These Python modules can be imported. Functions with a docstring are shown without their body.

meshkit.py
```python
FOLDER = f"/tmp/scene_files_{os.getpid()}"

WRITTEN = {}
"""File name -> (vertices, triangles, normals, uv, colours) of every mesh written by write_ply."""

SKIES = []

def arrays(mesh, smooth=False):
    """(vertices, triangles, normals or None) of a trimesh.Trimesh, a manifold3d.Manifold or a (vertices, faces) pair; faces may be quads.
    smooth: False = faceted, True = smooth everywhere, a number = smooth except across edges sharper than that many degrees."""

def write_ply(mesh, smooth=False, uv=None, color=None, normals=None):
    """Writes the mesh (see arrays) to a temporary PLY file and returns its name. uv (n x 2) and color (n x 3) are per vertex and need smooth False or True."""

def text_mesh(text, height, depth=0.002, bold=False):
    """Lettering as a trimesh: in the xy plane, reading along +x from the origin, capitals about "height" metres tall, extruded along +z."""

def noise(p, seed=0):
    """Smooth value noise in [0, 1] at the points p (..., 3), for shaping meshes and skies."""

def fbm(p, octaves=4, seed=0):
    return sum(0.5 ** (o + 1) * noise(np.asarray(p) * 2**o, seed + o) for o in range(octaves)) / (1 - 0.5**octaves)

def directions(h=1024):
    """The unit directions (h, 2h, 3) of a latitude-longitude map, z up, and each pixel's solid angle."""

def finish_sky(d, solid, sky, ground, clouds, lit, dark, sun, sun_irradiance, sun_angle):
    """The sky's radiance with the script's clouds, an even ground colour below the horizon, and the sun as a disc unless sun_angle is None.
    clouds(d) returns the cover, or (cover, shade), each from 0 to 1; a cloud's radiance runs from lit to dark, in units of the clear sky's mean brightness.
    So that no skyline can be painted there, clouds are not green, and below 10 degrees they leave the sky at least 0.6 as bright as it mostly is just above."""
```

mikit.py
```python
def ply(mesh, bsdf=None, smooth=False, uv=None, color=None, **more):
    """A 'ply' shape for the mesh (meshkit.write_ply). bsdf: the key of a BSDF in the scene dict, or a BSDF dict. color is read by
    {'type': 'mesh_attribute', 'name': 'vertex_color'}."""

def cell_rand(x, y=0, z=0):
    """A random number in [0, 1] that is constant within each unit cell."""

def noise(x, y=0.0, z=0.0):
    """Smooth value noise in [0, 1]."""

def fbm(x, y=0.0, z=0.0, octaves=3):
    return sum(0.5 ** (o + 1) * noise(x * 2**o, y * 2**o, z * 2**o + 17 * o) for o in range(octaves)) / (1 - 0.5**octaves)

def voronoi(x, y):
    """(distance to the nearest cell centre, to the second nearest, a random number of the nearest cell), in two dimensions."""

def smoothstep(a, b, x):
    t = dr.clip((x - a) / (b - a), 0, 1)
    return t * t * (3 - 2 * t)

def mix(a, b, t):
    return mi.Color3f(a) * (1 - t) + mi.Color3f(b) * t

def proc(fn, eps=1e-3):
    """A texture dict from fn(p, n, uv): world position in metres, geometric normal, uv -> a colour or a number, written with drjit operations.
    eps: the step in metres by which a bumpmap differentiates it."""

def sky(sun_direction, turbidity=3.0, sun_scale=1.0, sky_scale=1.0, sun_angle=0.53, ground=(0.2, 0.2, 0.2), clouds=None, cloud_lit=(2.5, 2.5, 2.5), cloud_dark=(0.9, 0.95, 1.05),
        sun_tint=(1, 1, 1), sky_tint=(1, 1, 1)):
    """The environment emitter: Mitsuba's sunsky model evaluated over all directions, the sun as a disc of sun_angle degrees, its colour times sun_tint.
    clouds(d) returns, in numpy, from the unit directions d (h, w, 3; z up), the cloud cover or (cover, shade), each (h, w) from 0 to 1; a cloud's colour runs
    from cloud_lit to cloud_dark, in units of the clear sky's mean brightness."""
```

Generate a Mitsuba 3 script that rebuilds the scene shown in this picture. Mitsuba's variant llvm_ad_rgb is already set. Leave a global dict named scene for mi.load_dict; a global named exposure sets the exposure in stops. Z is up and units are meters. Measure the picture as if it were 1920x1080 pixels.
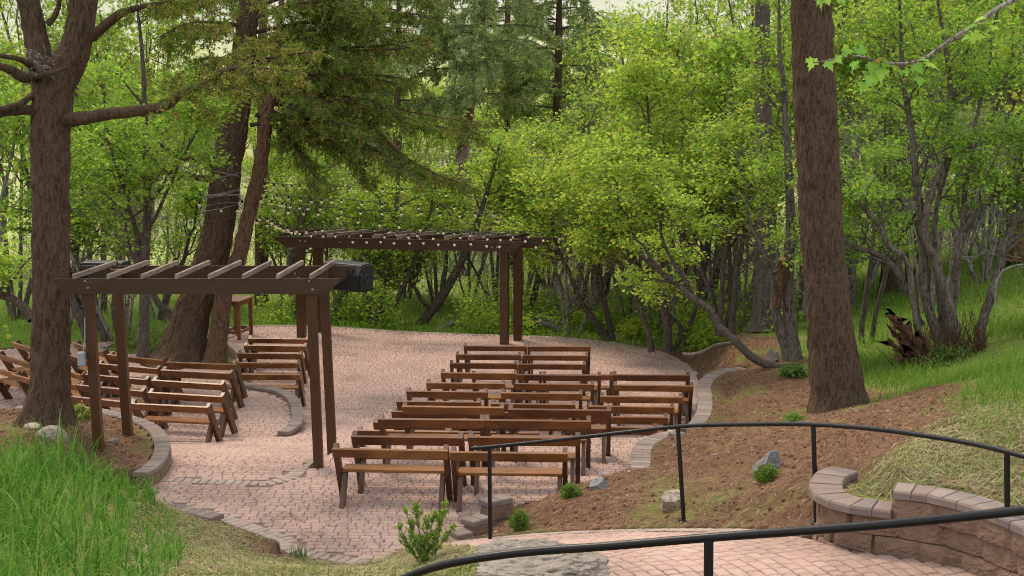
import math, random, re
import numpy as np, trimesh, shapely
import mitsuba as mi, drjit as dr
import mikit, meshkit
from scipy.interpolate import RBFInterpolator, RegularGridInterpolator

scene, labels = {}, {}
T4 = mi.ScalarTransform4f
# ------------------------------------------------------------------ camera, sky, exposure
F = 2600.0                                   # focal length in pixels of the 1920 px wide photograph
PITCH = math.atan(355 / F)
CAM = np.array([0.0, 0.0, 5.33])
FWD = np.array([0, math.cos(PITCH), -math.sin(PITCH)])
UPV = np.array([0, math.sin(PITCH), math.cos(PITCH)])
RGT = np.array([1.0, 0, 0])
scene['camera'] = {'type': 'perspective', 'fov_axis': 'x', 'fov': 2 * math.degrees(math.atan(960 / F)), 'near_clip': 0.1, 'far_clip': 3000.0,
                   'to_world': T4().look_at(origin=CAM.tolist(), target=(CAM + FWD).tolist(), up=[0, 0, 1])}
scene['daylight'] = mikit.sky((-0.35, 0.45, 0.85), turbidity=3, sun_scale=0.45, sun_angle=16, clouds=lambda d: 1.0, cloud_lit=(2.42, 2.5, 2.66))
exposure = 2.3

def P(px, py, D):
    """World point that stands D metres deep at this place of the photograph (how positions were measured)."""
    return CAM + D * (FWD + (px - 960) / F * RGT + (540 - py) / F * UPV)

def G(px, py, z):
    d = FWD + (px - 960) / F * RGT + (540 - py) / F * UPV
    return CAM + d * ((z - CAM[2]) / d[2])

# ------------------------------------------------------------------ helpers
_count = {}
def num(name):
    k = _count.get(name, 0); _count[name] = k + 1
    return name if k == 0 else f'{name}_{k:03d}'

def put(key, shape, bsdf=None, m=None, **lab):
    if 'wood' in shape:
        me, uv = shape['wood']
        q = (id(me[0]), bsdf)
        if q not in _wood:
            _wood[q] = (mikit.ply(me, 'wood', uv=uv + [0, 16 * list(WOODC).index(bsdf) + 8]), me)
        shape, bsdf = _wood[q][0], 'wood'
    d = dict(shape)
    if bsdf is not None: d['bsdf'] = {'type': 'ref', 'id': bsdf}
    if m is not None: d['to_world'] = T4(np.asarray(m, float))
    scene[key] = d
    if lab: labels[key] = lab
    elif '__' in key and re.sub(r'_\d+$', '', key.rsplit('__', 1)[1]) in LOOSE: labels[key] = {'kind': 'stuff'}
    return key
LOOSE = {'twigs', 'branches', 'hanging_twigs', 'crown', 'foliage', 'upper_boughs', 'boughs', 'bolts', 'dead_twigs', 'stems', 'blades'}

def part(parent, name, shape, bsdf=None, m=None, **lab):
    return put(num(parent + '__' + name), shape, bsdf, m, **lab)

def thing(name, label, category, group=None, kind=None):
    key = num(name)
    labels[key] = {'label': label, 'category': category}
    if group: labels[key]['group'] = group
    if kind: labels[key]['kind'] = kind
    return key

def mat(loc=(0, 0, 0), rz=0.0, x=None, y=None, z=None, s=(1, 1, 1)):
    m = np.eye(4)
    if x is None:
        c, sn = math.cos(rz), math.sin(rz)
        x, y, z = (c, sn, 0), (-sn, c, 0), (0, 0, 1)
    m[:3, 0], m[:3, 1], m[:3, 2], m[:3, 3] = np.array(x) * s[0], np.array(y) * s[1], np.array(z) * s[2], loc
    return m

def cat(meshes):
    v, f, o = [], [], 0
    for a, b in meshes:
        v.append(a); f.append(np.asarray(b) + o); o += len(a)
    return np.vstack(v), np.vstack(f)

def xf(mesh, m):
    return mesh[0] @ np.asarray(m)[:3, :3].T + np.asarray(m)[:3, 3], mesh[1]

def cbox(sx, sy, sz, ch=0.004, c=(0, 0, 0)):
    """A box with chamfered edges: (vertices, triangles)."""
    h = np.array([sx, sy, sz]) / 2
    v = np.array([[sgn[k] * (h[k] - (0 if k == ax else ch)) for k in range(3)] for sgn in np.array(np.meshgrid([-1, 1], [-1, 1], [-1, 1], indexing='ij')).reshape(3, -1).T for ax in range(3)])
    m = trimesh.convex.convex_hull(v)
    return np.array(m.vertices) + np.array(c), np.array(m.faces)

def wooduv(mesh, off=0.0):
    v = mesh[0]; ax = int(np.argmax(np.ptp(v, axis=0))); o = [k for k in range(3) if k != ax]
    return np.stack([v[:, ax] + off, v[:, o[0]] + 0.7 * v[:, o[1]] + off * .31], 1)

def woodply(mesh, off=0.0, uv=None):
    """A wooden piece; put() gives it the tone of its wood."""
    return {'wood': (mesh, wooduv(mesh, off) if uv is None else uv)}
_wood = {}

def frames(pts):
    t = np.gradient(pts, axis=-2)
    t /= np.linalg.norm(t, axis=-1, keepdims=True) + 1e-12
    mean = np.abs(t.mean(axis=-2, keepdims=True))
    ref = np.where(mean[..., 2:] < 0.8, np.array([0, 0, 1.0]), np.array([1.0, 0, 0]))
    a = np.cross(t, np.broadcast_to(ref, t.shape)); a /= np.linalg.norm(a, axis=-1, keepdims=True) + 1e-12
    return t, a, np.cross(t, a)

def tubes(pts, rad, sides=5):
    """Tapered tubes along N polylines of K points: pts (N,K,3), rad (N,K)."""
    pts, rad = np.asarray(pts, float), np.asarray(rad, float)
    if pts.ndim == 2: pts, rad = pts[None], rad[None]
    n, k = rad.shape
    _, a, b = frames(pts)
    ang = np.arange(sides) * 2 * np.pi / sides
    v = pts[:, :, None] + rad[:, :, None, None] * (np.cos(ang)[:, None] * a[:, :, None] + np.sin(ang)[:, None] * b[:, :, None])
    i, j = np.meshgrid(np.arange(k - 1), np.arange(sides), indexing='ij')
    q = np.stack([i * sides + j, i * sides + (j + 1) % sides, (i + 1) * sides + (j + 1) % sides, (i + 1) * sides + j], -1).reshape(-1, 4)
    f = np.vstack([q[:, [0, 1, 2]], q[:, [0, 2, 3]]])
    f = (f[None] + (np.arange(n) * k * sides)[:, None, None]).reshape(-1, 3)
    return v.reshape(-1, 3), f

def capped(pts, rad, sides=12):
    """One tube with closed ends."""
    v, f = tubes(pts, rad, sides)
    k = len(rad)
    v = np.vstack([v, [pts[0]], [pts[-1]]]); j = np.arange(sides); n = len(v)
    a = np.stack([(j + 1) % sides, j, np.full(sides, n - 2)], 1)
    b = np.stack([(k - 1) * sides + j, (k - 1) * sides + (j + 1) % sides, np.full(sides, n - 1)], 1)
    return v, np.vstack([f, a, b])

def resample(pts, step, close=False):
    pts = np.asarray(pts, float)
    d = np.concatenate([[0], np.cumsum(np.linalg.norm(np.diff(pts, axis=0), axis=1))])
    n = max(2, int(round(d[-1] / step)) + 1)
    s = np.linspace(0, d[-1], n)
    return np.stack([np.interp(s, d, pts[:, k]) for k in range(pts.shape[1])], 1)

def spline(pts, n=24):
    """Smooth curve through the points."""
    from scipy.interpolate import PchipInterpolator
    pts = np.asarray(pts, float)
    d = np.concatenate([[0], np.cumsum(np.linalg.norm(np.diff(pts[:, :3], axis=0), axis=1))])
    return PchipInterpolator(d, pts)(np.linspace(0, d[-1], n))

# ------------------------------------------------------------------ materials
noise, fbm, sstep, mixc = mikit.noise, mikit.fbm, mikit.smoothstep, mikit.mix
VC = {'type': 'mesh_attribute', 'name': 'vertex_color'}
def principled(color, rough=0.7, spec=0.4, **k):
    c = color if isinstance(color, dict) else {'type': 'rgb', 'value': list(color)}
    return {'type': 'principled', 'base_color': c, 'roughness': rough, 'specular': spec, **k}
def tint(c):
    """A constant colour per piece, carried in its uv so that equal materials stay one material."""
    c = np.atleast_2d(np.asarray(c, float))
    return np.stack([np.round(np.clip(c[:, 0], 0, 1) * 1000) + np.clip(c[:, 1], .003, .99), c[:, 2]], 1)
def untint(p, n, uv):
    r = dr.floor(uv.x)
    return mi.Color3f(r * 0.001, uv.x - r, uv.y)
TINT = mikit.proc(untint)
def two(b): return {'type': 'twosided', 'b': b}

def grain(p, n, uv):
    u, v = uv.x, uv.y - 16 * dr.floor(uv.y / 16)
    wob = noise(u * 1.3, v * 5.0, 3.0) * 0.08
    g = noise(u * 2.2, (v + wob) * 70, 1.0) * 0.6 + noise(u * 6.0, (v + wob) * 220, 5.0) * 0.4
    big = noise(u * 0.9, v * 6.0, 9.0)
    wear = sstep(0.55, 0.85, noise(p.x * 3.1, p.y * 3.1, p.z * 3.1))
    return dr.clip(g * 0.62 + big * 0.35 - 0.12 + 0.2 * wear, 0, .9)
WOODC = {'bench_wood': (.245, .098, .031), 'bench_wood_amber': (.330, .142, .042), 'bench_wood_dark': (.180, .068, .025), 'bench_leg_wood': (.140, .068, .035), 'arbor_wood': (.080, .044, .024),
         'arbor_post_wood': (.115, .050, .022), 'rafter_wood': (.43, .335, .265), 'table_wood': (.330, .150, .060)}
def woodtone(p, n, uv):
    k, c = dr.floor(uv.y / 16), mi.Color3f(0)
    for i, w in enumerate(WOODC.values()): c = dr.select((k > i - .5) & (k < i + .5), mi.Color3f([(1.0 if i < 3 else .82) * q for q in w]), c)
    return c
scene['wood'] = {'type': 'blendbsdf', 'weight': mikit.proc(grain), 'a': principled(mikit.proc(woodtone), 0.36, 0.4), 'b': principled((.042, .017, .009), 0.45, 0.35)}

def dirt(p, n, uv):
    return dr.clip(sstep(0.40, 0.75, fbm(p.x * 1.3, p.y * 1.3, p.z * 1.3, octaves=4)) * 0.45 + sstep(.55, .8, noise(p.x * 9, p.y * 9, p.z * 9)) * 0.2, 0, 0.6)
def splitbump(p, n, uv):
    return fbm(p.x * 40, p.y * 40, p.z * 40, octaves=3)
DUST = principled((.20, .145, .115), 0.95, 0.1)
scene['paver_stone'] = {'type': 'blendbsdf', 'weight': mikit.proc(dirt), 'a': principled(TINT, 0.85, 0.25), 'b': DUST}
def blockcol(p, n, uv):
    g = noise(p.x * 70, p.y * 70, p.z * 70)
    c = mixc((.265, .178, .126), (.145, .092, .066), fbm(p.x * 9, p.y * 9, p.z * 9))
    return mixc(c, (.42, .30, .22), sstep(0.8, 0.93, g))
scene['split_block'] = {'type': 'bumpmap', 'b': principled(mikit.proc(blockcol), 0.95, 0.15), 'arbitrary': mikit.proc(splitbump, eps=0.006), 'scale': 0.03}
scene['joint_sand'] = principled(mikit.proc(lambda p, n, uv: mixc((.135, .092, .075), (.21, .148, .12), noise(p.x * 30, p.y * 30, 0.5))), 1.0, 0.1)

def soilmix(p, n, uv):
    return dr.clip(fbm(p.x * 16, p.y * 16, p.z * 16, octaves=4) * 1.7 - 0.5, 0, 0.85)
scene['ground_soil'] = {'type': 'blendbsdf', 'weight': mikit.proc(soilmix), 'a': principled(VC, 1.0, 0.1), 'b': principled(mikit.proc(lambda p, n, uv: mixc((.055, .034, .022), (.15, .10, .06), noise(p.x * 40, p.y * 40, 1.5))), 1.0, 0.1)}

def barkmask(p, n, uv):
    a = noise(p.x * 42, p.y * 42, p.z * 7) * 0.5 + noise(p.x * 95, p.y * 95, p.z * 24) * 0.5
    return 0.9 - 0.75 * sstep(0.28, 0.60, a) - 0.15 * noise(p.x * 5, p.y * 5, p.z * 2)
scene['bark'] = {'type': 'blendbsdf', 'weight': mikit.proc(barkmask), 'a': principled(TINT, 0.95, 0.15), 'b': principled((.038, .024, .016), 1.0, 0.1)}
scene['bark'] = {'type': 'bumpmap', 'b': scene['bark'], 'arbitrary': mikit.proc(lambda p, n, uv: noise(p.x * 30, p.y * 30, p.z * 7) * .7 + noise(p.x * 80, p.y * 80, p.z * 26) * .3, eps=.006), 'scale': .025}
scene['cut_wood'] = principled((.42, .22, .10), 0.8, 0.2)
scene['leaf'] = {'type': 'principledthin', 'base_color': TINT, 'roughness': 0.55, 'spec_trans': 0.0, 'diff_trans': 1.0, 'eta': 1.33}
scene['needle'] = {'type': 'principledthin', 'base_color': TINT, 'roughness': 0.8, 'spec_trans': 0.0, 'diff_trans': 0.5, 'eta': 1.2}
scene['straw'] = two(principled(TINT, 0.9, 0.15))
def rockmask(p, n, uv):
    return dr.clip(fbm(p.x * 7, p.y * 7, p.z * 11) * .9 - .1 + .5 * sstep(0.6, 0.78, noise(p.x * 26, p.y * 26, p.z * 40)), 0, .85)
scene['rock_surface'] = {'type': 'bumpmap', 'b': {'type': 'blendbsdf', 'weight': mikit.proc(rockmask), 'a': principled(TINT, 0.9, 0.2), 'b': principled((.13, .115, .10), 0.9, 0.2)}, 'arbitrary': mikit.proc(splitbump, eps=0.006), 'scale': 0.025}
ROCKC = {'grey_rock': (.29, .25, .205), 'blue_rock': (.25, .255, .27), 'tan_rock': (.46, .36, .28)}
scene['rail_metal'] = principled((.007, .007, .008), 0.42, 0.32)
scene['speaker_shell'] = principled((.014, .014, .016), 0.5, 0.4)
scene['bolt_metal'] = principled((.33, .32, .30), 0.4, 0.5, metallic=0.6)
scene['bulb_glass'] = principled((.95, .80, .56), 0.12, 0.6)
scene['socket_rubber'] = principled((.016, .016, .016), 0.6, 0.4)
scene['grey_plastic'] = principled((.30, .31, .33), 0.5, 0.4)

# ------------------------------------------------------------------ levels of the paving (z = 0 is the upper terrace)
Z2, Z1 = -0.89, -1.37
def ramp(y): return np.interp(y, [19.5, 21.0, 24.5, 29.5], [0, -0.17, -0.82, Z1])
def line(pts, z): return np.array([G(a, b, z)[:2] for a, b in pts])

bed_line = line([(30, 765), (120, 765), (185, 771), (225, 780), (260, 790), (285, 803), (300, 822), (303, 845), (291, 868), (262, 888)], 0.2)
curb_line = line([(430, 700), (475, 722), (516, 728), (545, 742), (556, 765), (553, 792), (530, 808)], -0.8)
t3_edge = np.vstack([line([(200, 891), (262, 893), (400, 899), (500, 903), (545, 893), (570, 872), (596, 855)], 0), [[-1.9, 21.45], [-1.2, 21.6], [2.3, 21.6]]])
wall1 = line([(1392, 688), (1350, 695), (1324, 708), (1316, 725), (1318, 745), (1316, 770), (1304, 789), (1290, 803)], -0.15)
wall2 = line([(1275, 806), (1245, 812), (1218, 822), (1203, 838), (1200, 862), (1203, 892)], 0.2)
stage_back = line([(462, 611), (540, 611), (620, 613), (740, 621), (880, 627), (1050, 632), (1150, 643), (1240, 660), (1285, 683), (1302, 700)], Z1)
planter = np.array([G(a, b, -0.9)[:2] for a, b in [(222, 640), (300, 630), (400, 632), (438, 650), (452, 672), (440, 690), (330, 676), (250, 664), (190, 655)]])
patio_pts = np.vstack([stage_back, [wall1[2] + [-.08, 0]], wall1[3:] + [-.08, 0], [[2.9, 22.0], [2.4, 21.4]], wall2[1:] + [-.1, 0],
                       line([(1160, 912), (1050, 936), (945, 952), (890, 1000), (845, 1030), (790, 1062), (745, 1074), (626, 1051), (530, 1037), (528, 1017), (402, 972), (289, 950), (200, 935)], 0),
                       [[-6.4, 19.2]], bed_line[::-1], [[-9.5, 23.4], [-14, 25.0], [-17, 28], [-16.5, 33.0], G(0, 655, Z2)[:2], G(130, 644, Z2)[:2], G(222, 640, -0.9)[:2], G(330, 622, Z1)[:2], G(420, 612, Z1)[:2]]])
PATIO = shapely.Polygon(patio_pts).buffer(0)
T3 = shapely.Polygon(np.vstack([t3_edge, [[6, 21.6], [6, 8], [-12, 8], [-12, t3_edge[0, 1]]]])).buffer(0)
T2L = shapely.Polygon(np.vstack([curb_line, [curb_line[-1] + [-0.4, -0.6]], [[-5.2, 24.6], [-9, 22], [-20, 22], [-20, 36], [-9, 36]], planter[5:6]])).buffer(0)
PLANTER = shapely.Polygon(planter)
has = shapely.contains_xy
def zpatio(x, y):
    x, y = np.asarray(x, float), np.asarray(y, float)
    r = ramp(y)
    r2 = np.where(y < 28.0, Z2, np.interp(y, [28.0, 28.6], [Z2, Z1]))
    right = np.clip((x + 3.0) / 0.9, 0, 1); right = right * right * (3 - 2 * right)
    z = r * (1 - right) + r2 * right
    z = np.where(has(T2L, x, y), np.maximum(r, Z2), z)
    return np.where(has(T3, x, y), 0.0, z)

# path
path_outer = np.array([[-.55, 15.85], [.3, 15.25], [1.35, 14.1], [2.2, 13.1], [2.72, 12.3], [2.66, 11.75], [2.78, 11.37], [3.05, 11.22], [3.38, 11.08], [3.60, 10.86], [3.77, 10.55], [4.0, 9.85], [4.24, 8.65], [4.38, 7.2], [4.4, 6.0]])
path_inner = np.array([[.9, 6.0], [.9, 8.0], [.65, 10.0], [.2, 12.0], [-.5, 13.8], [-1.1, 15.2], [-1.3, 15.95]])
PATH = shapely.Polygon(np.vstack([path_outer, path_inner])).buffer(0)
_pa = np.array([[-.5, 15.7, .12], [1.35, 14.1, .82], [2.7, 12.4, 1.28], [3.0, 11.6, 1.52], [.6, 11.4, 1.45], [-1.2, 15.8, .05]])
_pc = np.linalg.lstsq(np.c_[np.ones(len(_pa)), _pa[:, :2]], _pa[:, 2], rcond=None)[0]
def zpath(x, y):
    x, y = np.asarray(x, float), np.asarray(y, float)
    t = 4.71 - .19 * x - .2829 * y + .02014 * x * y - 1.56
    return 1.56 + np.where(t > .2, 0, np.where(t < -.2, t, -(t - .2) ** 2 / .8))

# ------------------------------------------------------------------ ground: one sheet to the horizon
cp = [P(*a) for a in [(1575, 772, 21.5), (1400, 690, 27.6), (1770, 685, 26), (1900, 482, 38), (1640, 565, 40), (1500, 625, 33), (1700, 815, 13.5), (1700, 755, 17), (1850, 700, 20), (1900, 620, 26), (1900, 560, 32),
                      (1450, 895, 15.5), (1265, 950, 15.5), (1120, 920, 17), (1000, 968, 16.3), (1290, 825, 20.6), (1250, 838, 19.6), (1340, 770, 25), (918, 1000, 15.7), (1282, 972, 14.5), (1530, 990, 13),
                      (85, 795, 21), (250, 850, 19.8), (200, 800, 21), (100, 900, 16), (100, 1080, 12), (350, 1005, 16), (600, 1080, 14), (400, 1062, 13.5), (790, 1068, 14.2), (40, 575, 45), (1430, 612, 33),
                      (1240, 664, 37), (1050, 634, 40.5), (700, 616, 42), (480, 609, 42.5), (1330, 650, 37), (1660, 925, 11.6), (1900, 990, 10.4), (40, 800, 20.5), (10, 1000, 14)]]
cp += [[0, 0, 3.5], [-8, 0, 3.4], [8, 0, 3.6], [0, 6, 2.3], [-6, 8, 1.9], [4.6, 8, 2.35], [9, 10, 2.6], [14, 20, 1.9], [0, 10.5, 1.40], [-14, 14, .8], [-22, 22, -.4], [-14, 22, 0.1], [-18, 36, -1.0], [-22, 50, -1.3], [0, 55, -1.5], [12, 55, -.2], [22, 60, 1.6],
       [-25, 70, -1.2], [0, 75, -1.2], [25, 75, 1.2], [28, 30, 3.0], [28, 10, 4.0], [-28, 5, 2.0], [-30, 40, -1.0], [17, 38, 1.9], [2.2, 20.8, .35], [3.3, 13.0, 1.75], [4.2, 14.4, 1.95], [3.4, 12.2, 1.9], [-1.5, 15.0, .0], [-2.5, 15.5, .02], [-2.0, 14.4, .22], [-1.0, 14.6, .12], [-3.2, 16.2, .05]]
cp += [[a, b, -.95] for a, b in planter[::2]] + [[-9.0, 33.5, -.75]]
cp = np.array([[a[0], a[1], a[2]] for a in cp])
_rbf = RBFInterpolator(cp[:, :2], cp[:, 2], kernel='linear', smoothing=0.02)
_gx, _gy = np.linspace(-30, 30, 121), np.linspace(-10, 80, 181)
_gz = _rbf(np.stack(np.meshgrid(_gx, _gy, indexing='ij'), -1).reshape(-1, 2)).reshape(121, 181)
from scipy.ndimage import gaussian_filter
_gi = RegularGridInterpolator((_gx, _gy), gaussian_filter(_gz, 0.9, mode='nearest'))
def gnat(x, y):
    x, y = np.asarray(x, float), np.asarray(y, float)
    z = _gi(np.stack([np.clip(x, -30, 30), np.clip(y, -10, 80)], -1))
    far = np.maximum(y - 70, 0)
    z = z + 0.078 * far * np.clip(far / 60, 0, 1) + np.maximum(np.abs(x) - 30, 0) * 0.02
    q = np.stack([x, y, x * 0], -1)
    return z + (meshkit.fbm(q * 0.8, 3, 5) - .5) * 0.10 + (meshkit.fbm(q * 0.05, 3, 8) - .5) * np.clip(far / 25, 0, 4) + (meshkit.noise(q * 7, 2) - .5) * 0.03
xs = np.unique(np.round(np.concatenate([np.arange(-16, 14, .125), np.arange(-40, -16, 1), np.arange(14, 40, 1), -40 - np.geomspace(2, 800, 24), 40 + np.geomspace(2, 800, 24)]), 3))
ys = np.unique(np.round(np.concatenate([np.arange(5, 44, .125), np.arange(44, 80, 1), np.arange(-20, 5, 1), 80 + np.geomspace(2, 1100, 34), -20 - np.geomspace(2, 300, 10)]), 3))
XX, YY = np.meshgrid(xs, ys, indexing='ij')
ZZ = gnat(XX, YY)
near = (np.abs(XX) < 18) & (YY > 4) & (YY < 44)
rw = spline(np.array([[3.08, 12.5], [2.84, 12.15], [2.76, 11.75], [2.88, 11.45], [3.12, 11.32], [3.44, 11.18], [3.68, 10.95], [3.86, 10.62], [4.1, 9.9], [4.35, 8.7], [4.5, 7.2]]), 60)
WALLS = [(wall1, -.17), (wall2, .17), (bed_line, .20)]
BEHIND = shapely.Polygon(np.vstack([rw, [[7, 7], [7, 14.6], [5, 14.2], [3.6, 13.3], [3.15, 12.75]]])).buffer(0)
def level_ground(x, y, z):
    """Lets the natural ground meet the paving, the path and the backs of the walls."""
    pt = shapely.points(x, y)
    sm = lambda d, w: (lambda t: t * t * (3 - 2 * t))(np.clip(d / w, 0, 1))
    bed = shapely.distance(pt, mulch_bed)
    z = np.maximum(z, .17 - bed * .8)
    w = sm(shapely.distance(pt, PATIO), 1.0)
    z = z * w + (zpatio(x, y) + .012) * (1 - w)
    for ln, top in WALLS:
        d = shapely.distance(pt, shapely.LineString(ln))
        w = sm(np.maximum(d - .15, 0), 1.0)
        z = np.where(d < 1.2, np.where(w < 1, top * (1 - w) + z * w, z), z)
    w = sm(shapely.distance(pt, PATH), .9)
    zz = z * w + (zpath(x, y) + .012) * (1 - w)
    beh = has(BEHIND, x, y)
    b = sm(shapely.distance(pt, shapely.LineString([[3.0, 12.62], [3.6, 13.3], [5, 14.2], [7, 14.6]])), .9)
    d = shapely.distance(pt, shapely.LineString(rw))
    w = sm(np.maximum(d - .1, 0), 1.5)
    top = np.where((x < 3.34) & (y > 10.9), 1.93, 2.10)
    return np.where(beh, (top * (1 - w) + np.maximum(z, top) * w) * b + np.maximum(z, 1.72) * (1 - b), zz)
mulch_bed = shapely.Polygon(np.vstack([bed_line, [[-6.6, 18.6], [-8.6, 19.2], [-9.5, 21], [-9, 22.6]]])).buffer(0)
ZZ[near] = level_ground(XX[near], YY[near], ZZ[near])
inp = has(PATIO.buffer(0.03), XX, YY) & near & ~has(PLANTER.buffer(-.05), XX, YY)
for ln, _ in WALLS[:2]: inp |= has(shapely.LineString(ln).buffer(.1), XX, YY)
ZZ = np.where(inp, zpatio(XX, YY) - 0.16, ZZ)
inpath = has(PATH.buffer(0.03), XX, YY) | (has(PATH.buffer(.16), XX, YY) & (shapely.distance(shapely.points(XX, YY), shapely.LineString(rw)) < .16))
ZZ = np.where(inpath, zpath(XX, YY) - 0.12, ZZ)
_fine = RegularGridInterpolator((xs, ys), ZZ)
def gz(x, y): return _fine(np.stack([np.asarray(x, float), np.asarray(y, float)], -1))

# what the ground is covered with
mulch_r = shapely.Polygon([G(a, b, z)[:2] for a, b, z in [(1235, 655, -1.3), (1310, 640, -.9), (1450, 655, -.2), (1500, 690, .2)]] + [P(a, b, D)[:2] for a, b, D in [(1720, 720, 20.5), (1790, 770, 17.5), (1720, 825, 14.8), (1610, 855, 13.6), (1570, 900, 12.9)]] + [[2.7, 12.3], [2.3, 13.4], [1.4, 14.5], [.2, 15.8], [-.7, 16.5], [-.3, 18], [1.6, 19.2], [2.1, 21.4], [3.4, 25]]).buffer(0)
mulch_l = shapely.Polygon(np.vstack([bed_line, [[-6.0, 17.2], [-8.6, 16.8], [-11, 20], [-10.5, 23]]])).buffer(0)
mulch_c = shapely.Polygon([G(a, b, .12)[:2] for a, b in [(335, 968), (405, 978), (525, 1012), (520, 1030), (430, 1010), (340, 990)]])
tall_l = shapely.Polygon([[-10.5, 17.6], [-8.0, 17.2], [-7.0, 16.6], [-6.2, 17.0], [-5.9, 18.1], [-5.45, 18.3], [-5.0, 17.4], [-4.5, 16.1], [-4.05, 14.8], [-3.5, 13.0], [-3.2, 11], [-3.0, 8], [-11, 8]])
def gauss(x, y, cx, cy, r): return np.exp(-((x - cx) ** 2 + (y - cy) ** 2) / r ** 2)
def soft(poly, x, y, w):
    q = np.stack([x, y, np.zeros_like(x)], -1)
    j = (meshkit.fbm(q * 1.1, 3, 31) - .5) * w * 2.2
    d = shapely.distance(shapely.points(x, y), poly)
    return np.clip(1 - (d + j) / w, 0, 1)
def cover(x, y):
    """(mulch, dry) weights from 0 to 1; the rest is green."""
    m = np.maximum(np.maximum(soft(mulch_r, x, y, 0.7), soft(mulch_l, x, y, 0.4)), soft(mulch_c, x, y, 0.35))
    q = np.stack([x, y, np.zeros_like(x)], -1)
    dry = np.clip((meshkit.fbm(q * 0.9, 3, 12) - .42) * 3, 0, 1) * np.where(x > 4.5, .12, .35) * (y < 42)
    dry = np.maximum(dry, np.clip(0.75 * gauss(x, y, 4.3, 12.0, 2.3), 0, 1))
    dry = np.maximum(dry, np.clip(1.1 * gauss(x, y, -2.2, 14.8, 2.4), 0, 1))
    dry = np.maximum(dry, 0.9 * (y < 9))
    return m, dry
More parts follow.
